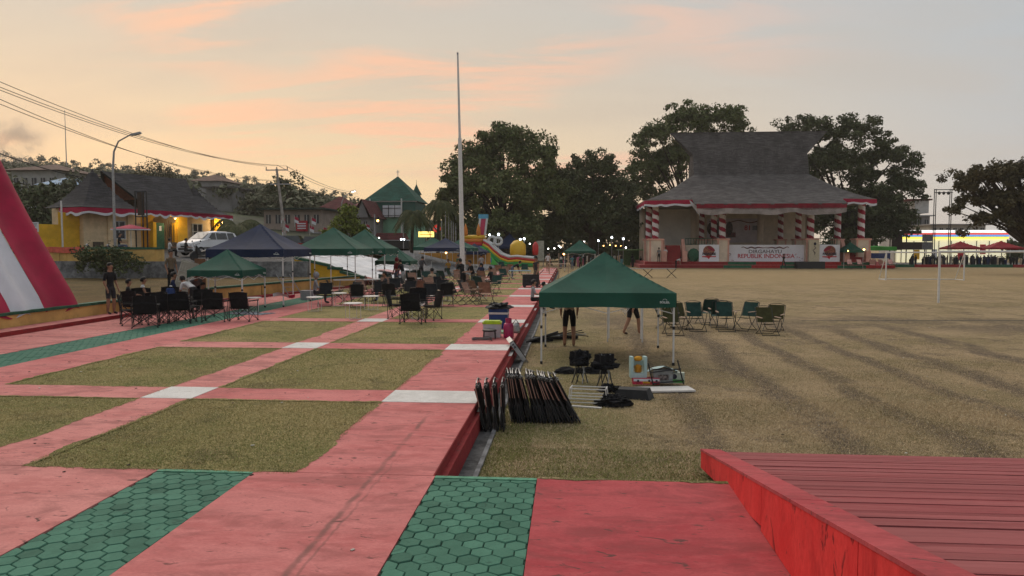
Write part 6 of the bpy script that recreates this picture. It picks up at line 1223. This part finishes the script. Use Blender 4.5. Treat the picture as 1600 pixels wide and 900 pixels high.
# ================================================================== TOWN BEHIND
def bld(name, label, px0, px1, ytop, Y, z0, mw, dep=8., roof=None, mr_=None, rh=2., wins=(0, 0), cat='house', ov=.6):
    a = PY(px0, ytop, Y); b = PY(px1, ytop, Y); w = b[0]-a[0]; h = a[2]-z0; t = thing(name, label, cat, ((a[0]+b[0])/2, Y+dep/2, z0))
    MB().box((0, 0, h/2), (w, dep, h)).build('wall', mw, t)
    if roof == 'hip':
        r = MB(); o_ = ov; rl_ = max(.2, w/2-dep/2) if w > dep else .3; r.add([(-w/2-o_, -dep/2-o_, h), (w/2+o_, -dep/2-o_, h), (w/2+o_, dep/2+o_, h), (-w/2-o_, dep/2+o_, h), (-rl_, 0, h+rh), (rl_, 0, h+rh)], [(0, 1, 5, 4), (1, 2, 5), (2, 3, 4, 5), (3, 0, 4), (3, 2, 1, 0)]); r.build('roof', mr_, t)
    elif roof == 'gable':
        o_ = ov; MB().add([(-w/2-o_, -dep/2-o_, h), (w/2+o_, -dep/2-o_, h), (w/2+o_, dep/2+o_, h), (-w/2-o_, dep/2+o_, h), (0, -dep/2-o_, h+rh), (0, dep/2+o_, h+rh)], [(0, 4, 5, 3), (1, 2, 5, 4), (3, 2, 1, 0)]).build('roof', mr_, t); MB().add([(-w/2, -dep/2-.05, h), (w/2, -dep/2-.05, h), (0, -dep/2-.05, h+rh*.92)], [(0, 1, 2)]).build('gable', mw, t)
    elif roof == 'flat': MB().box((0, -.3, h+.12), (w+2*ov, dep+2*ov, .24)).build('roof', mr_, t)
    nx, nz_ = wins
    for j in range(nz_):
        for i in range(nx):
            x = -w/2+w*(i+.5)/nx; z = h*(j+.55)/nz_; f = MB().box((x, -dep/2-.03, z), (w/nx*.5, .08, h/nz_*.42)).build('window', mat('dark_window', (.04, .04, .045), .3), t); MB().box((x, -dep/2-.08, z), (w/nx*.03+.04, .04, h/nz_*.42)).build('mullion', mat('window_frame', (.4, .39, .38), .7), f)
    return t
RM = roofmat('maroon_roof', (.10, .030, .032)); RBn = roofmat('brown_roof', (.13, .085, .07)); RBl = mat('blue_roof', (.11, .24, .40), .6, .12, 1.); RGy = roofmat('grey_roof', (.11, .10, .10)); RG_ = roofmat('green_roof', (.022, .075, .058))
WT = mat('tan_wall', (.30, .24, .205), .9, .12, .8); WG_ = mat('grey_wall', (.24, .23, .23), .9, .12, .8); WW = mat('white_wall', (.42, .41, .40), .9, .1, .8); WGR = mat('mint_wall', (.20, .42, .29), .9, .1, .8); WDG = mat('deep_green_wall', (.045, .12, .10), .9, .1, .8)
bld('hill_house', 'white hillside house with a broad brown roof at far left', 18, 88, 267, 118, 10, WW, 10, 'hip', RBn, 1.6, (5, 1), ov=1.4); bld('hill_house', 'low hillside house with a bright blue roof', 68, 104, 289, 104, 8, WW, 7, 'hip', RBl, 1.5, (3, 1), ov=.9)
bld('hill_house', 'small white house with dark roof between the flag cloth and the trees', 8, 34, 302, 92, 6, WW, 7, 'flat', RGy, .4, (3, 1)); bld('hill_house', 'large pale grey walled house behind the right end of the gate building', 322, 362, 294, 120, 5, WG_, 9, 'flat', RGy, .8); bld('hill_house', 'house with a low dark roof above the gate building', 300, 345, 283, 150, 8, WG_, 9, 'hip', RBn, 1.8)
sh = bld('shop_house', 'two storey tan shop house hung with small red white flags', 412, 502, 328, 92, 1.7, WT, 9, 'flat', mat('dark_green_gutter', (.02, .035, .028), .8), .3, (6, 2), 'shop house'); 
MB().box((0, -5.2, 2.3), (8.5, 1.6, .15)).build('awning', METG, sh); MB().box((0, -5.0, 1.5), (8, 1.0, .9)).build('awning_cloth', mat('dull_red_cloth', (.12, .06, .06), .9), sh); sgn = MB().box((1.3, -4.75, 3.2), (1.5, .12, 1.35)).build('sign', mat('sign_red_board', (.35, .02, .03), .6), sh)
for z in (3.5, 3.2, 2.9): MB().box((1.3, -4.84, z), (1.1, .02, .14)).build('lettering', CW, sgn)
for i, (px, py) in enumerate(((439, 339), (445, 350), (460, 338), (487, 340), (484, 352), (441, 358), (505, 355), (572, 350))):
    q = PY(px, py, 84 if px < 560 else 98); f = thing('small_flag', f'{ordn[i]} from the left of the small red and white street flags', 'flag', q, 0, 'small red and white street flags'); MB().grid(lambda u, v: (.5*u, .05*math.sin(u*6), -.35*v-.2*u), 4, 2).build('red_half', CR, f); MB().grid(lambda u, v: (.5*u, .05*math.sin(u*6), -.35-.35*v-.2*u), 4, 2).build('white_half', CW, f); MB().tube([(0, 0, -1.2), (0, 0, .1)], .02, 4).build('staff', METW, f)
bld('town_house', 'town house with a wide maroon hipped roof', 486, 552, 335, 108, 1.9, WG_, 9, 'hip', RM, 2.9, (6, 1)); bld('town_house', 'grey gabled house beside the green meeting house', 556, 576, 340, 102, 1.9, WG_, 8, 'gable', RM, 2.6, (2, 2)); bld('town_house', 'maroon roofed hall behind the lit street lamp', 556, 590, 322, 135, 1.9, WG_, 9, 'hip', roofmat('rose_roof', (.20, .085, .075)), 2.)
mh = bld('meeting_house', 'green meeting house with a tall pyramid roof and small cross finial', 574, 648, 334, 110, 1.7, WGR, 8, None, None, cat='meeting house')
hh = PY(600, 334, 110)[2]-1.7; wv = PY(648, 334, 110)[0]-PY(574, 334, 110)[0]
MB().box((0, -.1, hh+.85), (wv+.2, 8.4, 1.9)).build('upper_wall', WDG, mh); MB().box((0, -4.4, hh+1.85), (wv+.8, .2, .18)).build('cornice', METW, mh)
MB().add([(-wv/2-.5, -4.7, hh+1.9), (wv/2+.5, -4.7, hh+1.9), (wv/2+.5, 4.5, hh+1.9), (-wv/2-.5, 4.5, hh+1.9), (.2, -.1, hh+6.0)], [(0, 1, 4), (1, 2, 4), (2, 3, 4), (3, 0, 4), (3, 2, 1, 0)]).build('roof', RG_, mh)
fn = MB().tube([(.2, -.1, hh+5.9), (.2, -.1, hh+7.0)], .06, 5).build('finial', METW, mh); MB().box((.2, -.1, hh+6.65), (.5, .08, .1)).build('cross_bar', METW, fn)
bo = MB().box((.3, -4.6, hh+.35), (3.0, .12, 1.75)).build('billboard', CW, mh)
for x in (-1.15, -.2, .75, 1.75): MB().box((x, -4.7, hh+.35), (.08, .05, 1.9)).build('frame_bar', METD, bo)
for z in (.1, 1.2): MB().box((.3, -4.72, hh-.4+z), (3.1, .05, .07)).build('frame_bar', METD, bo)
for x in (-2.9, 1.9): MB().tube([(x, -5.2, -1.2), (x, -5.2, hh+2.2)], .12, 6).build('mast', METW, mh)
MB().grid(lambda u, v: (-1.4+2.6*u, -4.05, 1.4+.9*math.sin(math.pi*u)*v), 12, 2).build('arch', mat('pale_mint', (.36, .56, .44), .9), mh)
mn = thing('minaret', 'slender mint green tower with tiered dark green roof', 'tower', (*PY(651, 330, 130)[:2], 1.7)); zb = PY(651, 318, 130)[2]-1.7
MB().box((0, 0, zb/2), (1.5, 1.5, zb)).build('shaft', WGR, mn); MB().box((0, 0, zb+.1), (2.0, 2.0, .5)).build('gallery', mat('pale_mint', (.36, .56, .44), .9), mn); MB().lathe([(1.15, zb+.35), (.75, zb+1.3), (.7, zb+1.5), (.95, zb+1.55), (.4, zb+2.6), (.04, zb+3.4), (.02, zb+4.2)], 8).build('roof', RG_, mn)
st_ = thing('street_stall', 'low dark street stall with a rusty roof below the meeting house', 'stall', (*PY(613, 400, 96)[:2], 1.0)); MB().box((0, 0, 1.1), (5, 2.5, 2.2)).build('body', METD, st_); MB().box((0, -.3, 2.6), (4.2, 3, .9), tap=.8).build('roof', RM, st_); MB().box((0, -1.6, 2.1), (5.6, .3, .12)).build('eave', METG, st_)
tag(MB().box((0, 0, .5), (12, .3, 1.1)).build('orange_wall', mat('orange_wall', (.55, .27, .06), .85, .15, 1.), None, (*PY(672, 395, 72)[:2], .6)), 'low orange wall behind the navy and green tent', 'wall')
ls = thing('lit_sign', 'glowing yellow shop sign behind the palms', 'sign', PY(666, 366, 98)); MB().box((0, 0, 0), (2.1, .12, .75)).build('face', mat('yellow_glow', (1, .75, .2), .5, emit=(1, .72, .18), estr=1.6), ls); MB().box((0, -.07, -.05), (1.8, .03, .12)).build('lettering', mat('sign_orange', (.7, .2, .05), .5, emit=(.8, .3, .05), estr=1.), ls); MB().tube([(0, .1, -3.5), (0, .1, 0)], .08).build('post', METG, ls)
def parked(label, px, Y, z0, m): 
    q = PY(px, 395, Y); t = thing('parked_car', label, 'car', (q[0], Y, z0), random.uniform(-.2, .2)); MB().add([(-2, -.8, .3), (2, -.8, .3), (2, .8, .3), (-2, .8, .3), (-2, -.8, .85), (2, -.8, .8), (2, .8, .8), (-2, .8, .85)], [(3, 2, 1, 0), (4, 5, 6, 7), (0, 1, 5, 4), (1, 2, 6, 5), (2, 3, 7, 6), (3, 0, 4, 7)]).build('body', m, t); MB().box((-.2, 0, 1.12), (2.4, 1.4, .6), tap=.75).build('cabin', MATS['car_glass'], t)
    for x in (-1.25, 1.25):
        for s in (-1, 1): w_ = MB().lathe([(.05, -.1), (.31, -.1), (.31, .1), (.05, .1)], 12).build('wheel', MATS['tyre'], t, (x, s*.75, .31)); w_.rotation_euler = (R(90), 0, 0)
parked('red car on the street above the white tarpaulin', 455, 58, 1.75, mat('car_red', (.35, .03, .02), .4)); parked('orange red car on the street behind the green tents', 575, 62, 1.55, mat('car_orange', (.42, .09, .03), .4)); parked('pale pink car on the street behind the navy tent', 500, 60, 1.7, mat('car_pale', (.42, .25, .22), .4))
# market stalls and crowd at the far end
pl_ = thing('market_stall', 'pale green stall awning left of the stage', 'stall', (*PY(990, 412, 104)[:2], G)); MB().box((0, 0, 2.2), (4.6, 3, .15)).build('awning', mat('pale_green_cloth', (.22, .36, .14), .8), pl_); MB().box((0.5, 1.4, 1.1), (3.6, .1, 2.2)).build('back_cloth', mat('leaf_cloth', (.10, .20, .07), .8), pl_)
for x in (-2.2, 2.2): MB().tube([(x, -1.4, 0), (x, -1.4, 2.2)], .05).build('post', METG, pl_)
wbx = thing('white_screen', 'pale upright screen left of the path end', 'screen', (*PY(844, 412, 96)[:2], G)); MB().box((0, 0, 2.1), (1.0, .2, 2.6)).build('panel', mat('screen_pale', (.40, .38, .32), .8), wbx)
for x in (-.4, .4): MB().tube([(x, 0, 0), (x, 0, 1)], .05).build('leg', METG, wbx)
def crowd(name, label, spots, cols):
    mb = MB()
    for (x, yv, z, h) in spots:
        m = random.randrange(len(cols)-1)+1; w = random.uniform(.15, .22)
        mb.lathe([(w*.5, 0), (w*.7, h*.2), (w*.9, h*.5), (w*1.1, h*.78), (w*.4, h*.84)], 6, (x, yv, z), m); mb.ball((x, yv, z+h*.92), h*.07, 6, 0, 4)
    return tag(mb.build(name, cols), label, 'crowd', kind='stuff')
cl3 = [HAIR, cm('black', CLO['black']), cm('charcoal', CLO['charcoal']), cm('navy', CLO['navy']), cm('white', CLO['white']), cm('pink', CLO['pink']), cm('sand', CLO['sand']), cm('teal', CLO['teal'])]
sp = []
for i in range(60): Y = random.uniform(95, 122); px = random.uniform(880, 1000); sp.append(((px-890)/1150*Y, Y, G, random.uniform(1.2, 1.7)))
crowd('market_crowd', 'distant crowd among the night market stalls', sp, cl3)
sp = [((lambda Y, px: ((px-890)/1150*Y, Y, G, random.uniform(1.0, 1.6)))(random.uniform(104, 116), random.uniform(1400, 1620))) for i in range(150)]
crowd('roadside_crowd', 'dense seated crowd along the road before the bright shop', sp, cl3[:4]+cl3[:3]+[cl3[6]])
struct(MB().add([(38, 100, G+.012), (140, 100, G+.012), (140, 126, G+.012), (38, 126, G+.012)], [(0, 1, 2, 3)]).build('road', mat('pale_road', (.16, .155, .155), .9, .15, .5)))
for i in range(10): tag(MB().box((0, 0, .15), (5.9, .35, .42)).build('painted_kerb', [DRED if i % 2 else GCAP], None, (41+6*i, 98, G)), f'{ordn[i]} painted kerb block from the stage, '+('dark red' if i % 2 else 'green'), 'kerb', 'painted kerb blocks beside the road')
# bright shop
LITW = mat('lit_interior', (1, .98, .82), .6, emit=(1., .90, .55), estr=.5); stp = thing('convenience_shop', 'brightly lit shop with red blue and yellow striped fascia', 'shop', (*PY(1470, 410, 128)[:2], G)); 
MB().box((1.5, 0, 2.0), (17.5, .3, 4.0)).build('glazed_front', LITW, stp); MB().box((1.5, 3.2, 2.4), (18, 6, 4.6)).build('wall', WW, stp)
for z, m in ((5.15, mat('strip_white', (1, 1, 1), .5, emit=(1, 1, .92), estr=1.)), (4.75, mat('strip_red', (.8, .1, .08), .5, emit=(.9, .12, .10), estr=.7)), (4.45, mat('strip_blue', (.1, .3, .8), .5, emit=(.15, .4, .9), estr=.7)), (4.1, mat('strip_yellow', (1, .85, .1), .5, emit=(1, .85, .1), estr=1.))): MB().box((1.6, -.35, z), (17.6, .3, .42 if z > 5 else .28)).build('fascia_stripe', m, stp)
for i in range(9): MB().box((-6.5+2*i, -.2, 1.8), (.12, .1, 3.6)).build('mullion', METG, stp)
for x, z, m in ((-4, 1.3, YELB), (-1.2, 1.4, CW), (3, 1.2, REDT), (6.5, 2.2, REDT)): MB().box((x, -.22, z), (.9, .06, 1.6)).build('poster', m, stp)
pnl = thing('display_frame', 'large brown and grey panel billboard in front of the bright shop', 'billboard', (*PY(1421, 410, 121)[:2], G)); BRP = mat('brown_panel', (.055, .035, .032), .8); GRP = mat('grey_panel', (.17, .165, .17), .8)
for x, z, w, h, m in ((-2.2, 4.6, 2, 1.2, BRP), (-1.4, 3.4, 1.6, 2.6, BRP), (.9, 2.75, 3.0, 1.2, BRP), (3.2, 4.0, 1.5, 1.1, GRP), (3.2, 2.75, 1.5, 1.2, GRP), (0.4, 4.9, 3.8, .5, BRP)): MB().box((x-.6, 0, z), (w, .12, h)).build('panel', m, pnl)
for x in (-2.4, .1, 2.9): MB().tube([(x-.6, .1, 0), (x-.6, .1, 4.6)], .09).build('post', METD, pnl)
wbd = bld('white_building', 'pale multi storey building with a red roof behind the right trees', 1421, 1453, 338, 160, G, WG_, 9, 'flat', WW, .3, (3, 3), 'building'); MB().box((0, 0, 12.4), (5, 9, .3)).build('red_roof', RM, wbd); MB().box((.6, -2, 10.9), (2.8, 4, 2.6)).build('top_room', WW, wbd)
bld('white_building', 'low pale building between the gantry and the right tree', 1455, 1540, 352, 150, G, WW, 9, 'flat', WG_, .3, (8, 3), 'building')
fg = thing('floodlight_gantry', 'tall black twin post floodlight gantry in front of the bright shop', 'gantry', (*PY(1470, 410, 108)[:2], G))
for x in (-1.05, 1.05):
    for q in (-.12, .12): MB().tube([(x+q, 0, 0), (x+q, 0, 10.7)], .06, 5).build('post', METD, fg)
for z in (10.6, 10.2): MB().tube([(-1.2, 0, z), (1.3, 0, z)], .06, 5).build('crossbeam', METD, fg)
for x in (-.6, 0, .6): MB().ball((x, -.2, 10.1), (.2, .2, .24), 8).build('floodlight', METD, fg)
# goals
def goal(label, x, yv, w, h, base=G, br=True):
    t = thing('football_goal', label, 'goal', (x, yv, base)); r = .055
    for s in (0, w): MB().tube([(s, 0, 0), (s, 0, h)], r, 8).build('post', METW, t); br and MB().tube([(s, .02, h-.03), (s, 1.3, .03)], r*.6, 6).build('brace', METW, t); br and MB().tube([(s, .02, .04), (s, 1.3, .04)], r*.6, 6).build('ground_bar', METW, t)
    MB().tube([(-.05, 0, h), (w+.05, 0, h)], r, 8).build('crossbar', METW, t); br and MB().tube([(0, 1.3, .04), (w, 1.3, .04)], r*.6, 6).build('ground_bar', METW, t); return t
goal('weathered white goal nearest on the right side of the field', 17.45, 36.3, 7.3, 2.42, br=False); goal('smaller looking white goal farther off near the pink chairs', 24.9, 60.2, 5.9, 2.2)
tag(MB().tube([(0, 0, 0), (22, 2, .01)], .012, 4).build('ground_line', mat('faded_lime_line', (.30, .26, .2), .9), None, (8.3, 27.0, G+.01)), 'thin pale line on the field beyond the olive chairs', 'line')
# small litter on the grass and paths
lm = mat('litter_pale', (.5, .48, .42), .9); ld = mat('litter_dark', (.05, .035, .03), .9)
mb = MB()
for i in range(220):
    if i < 120: x, yv, z = random.uniform(-1, 12), random.uniform(8, 30), G+.02
    else: x, yv, z = random.uniform(-10, -1.5), random.uniform(4.5, 24), .006
    s = random.uniform(.008, .028); mb.box((x, yv, z), (s*1.6, s, .006), rz=random.random()*3, m=random.choice((0, 1, 1)))
tag(mb.build('litter', [lm, ld]), 'scattered leaf litter and paper scraps', 'litter', kind='stuff')
# ================================================================== AIR: thin evening haze and a smoke plume
hb = MB().box((-100, 180, 38.4), (900, 480, 80)).build('haze', mat('haze_tmp', (1, 1, 1)))
def volmat(name, col, dens, noise=None):
    m = bpy.data.materials.new(name); m.use_nodes = True; t = m.node_tree; t.nodes.clear()
    v = N(t, 'ShaderNodeVolumePrincipled'); v.inputs['Color'].default_value = (*col, 1); v.inputs['Density'].default_value = dens; v.inputs['Anisotropy'].default_value = .3
    o = N(t, 'ShaderNodeOutputMaterial'); L(t, v.outputs[0], o.inputs['Volume'])
    if noise:
        co = N(t, 'ShaderNodeTexCoord').outputs['Object']
        nz = N(t, 'ShaderNodeTexNoise'); L(t, co, nz.inputs[0]); nz.inputs['Scale'].default_value = noise; nz.inputs['Detail'].default_value = 5; nz.inputs['Roughness'].default_value = .6
        ln = N(t, 'ShaderNodeVectorMath', operation='LENGTH'); L(t, co, ln.inputs[0])
        d = mth(t, 'MULTIPLY', sstep(t, nz.outputs[0], .46, .66), sstep(t, ln.outputs['Value'], 1.0, .45))
        L(t, mth(t, 'MULTIPLY', d, dens), v.inputs['Density'])
    return m
hb.data.materials.clear(); hb.data.materials.append(volmat('haze_air', (.96, .90, .83), .00032)); tag(hb, 'thin pale evening haze over the whole place', 'haze', kind='stuff')
sm = MB().ball((0, 0, 0), 1., 20, k=14).build('smoke_plume', volmat('smoke', (.90, .76, .66), .12, 2.1), None, PY(10, 222, 300)); sm.scale = (22, 12, 17)
tag(sm, 'brown smoke plume drifting above the left hill', 'smoke', kind='stuff')
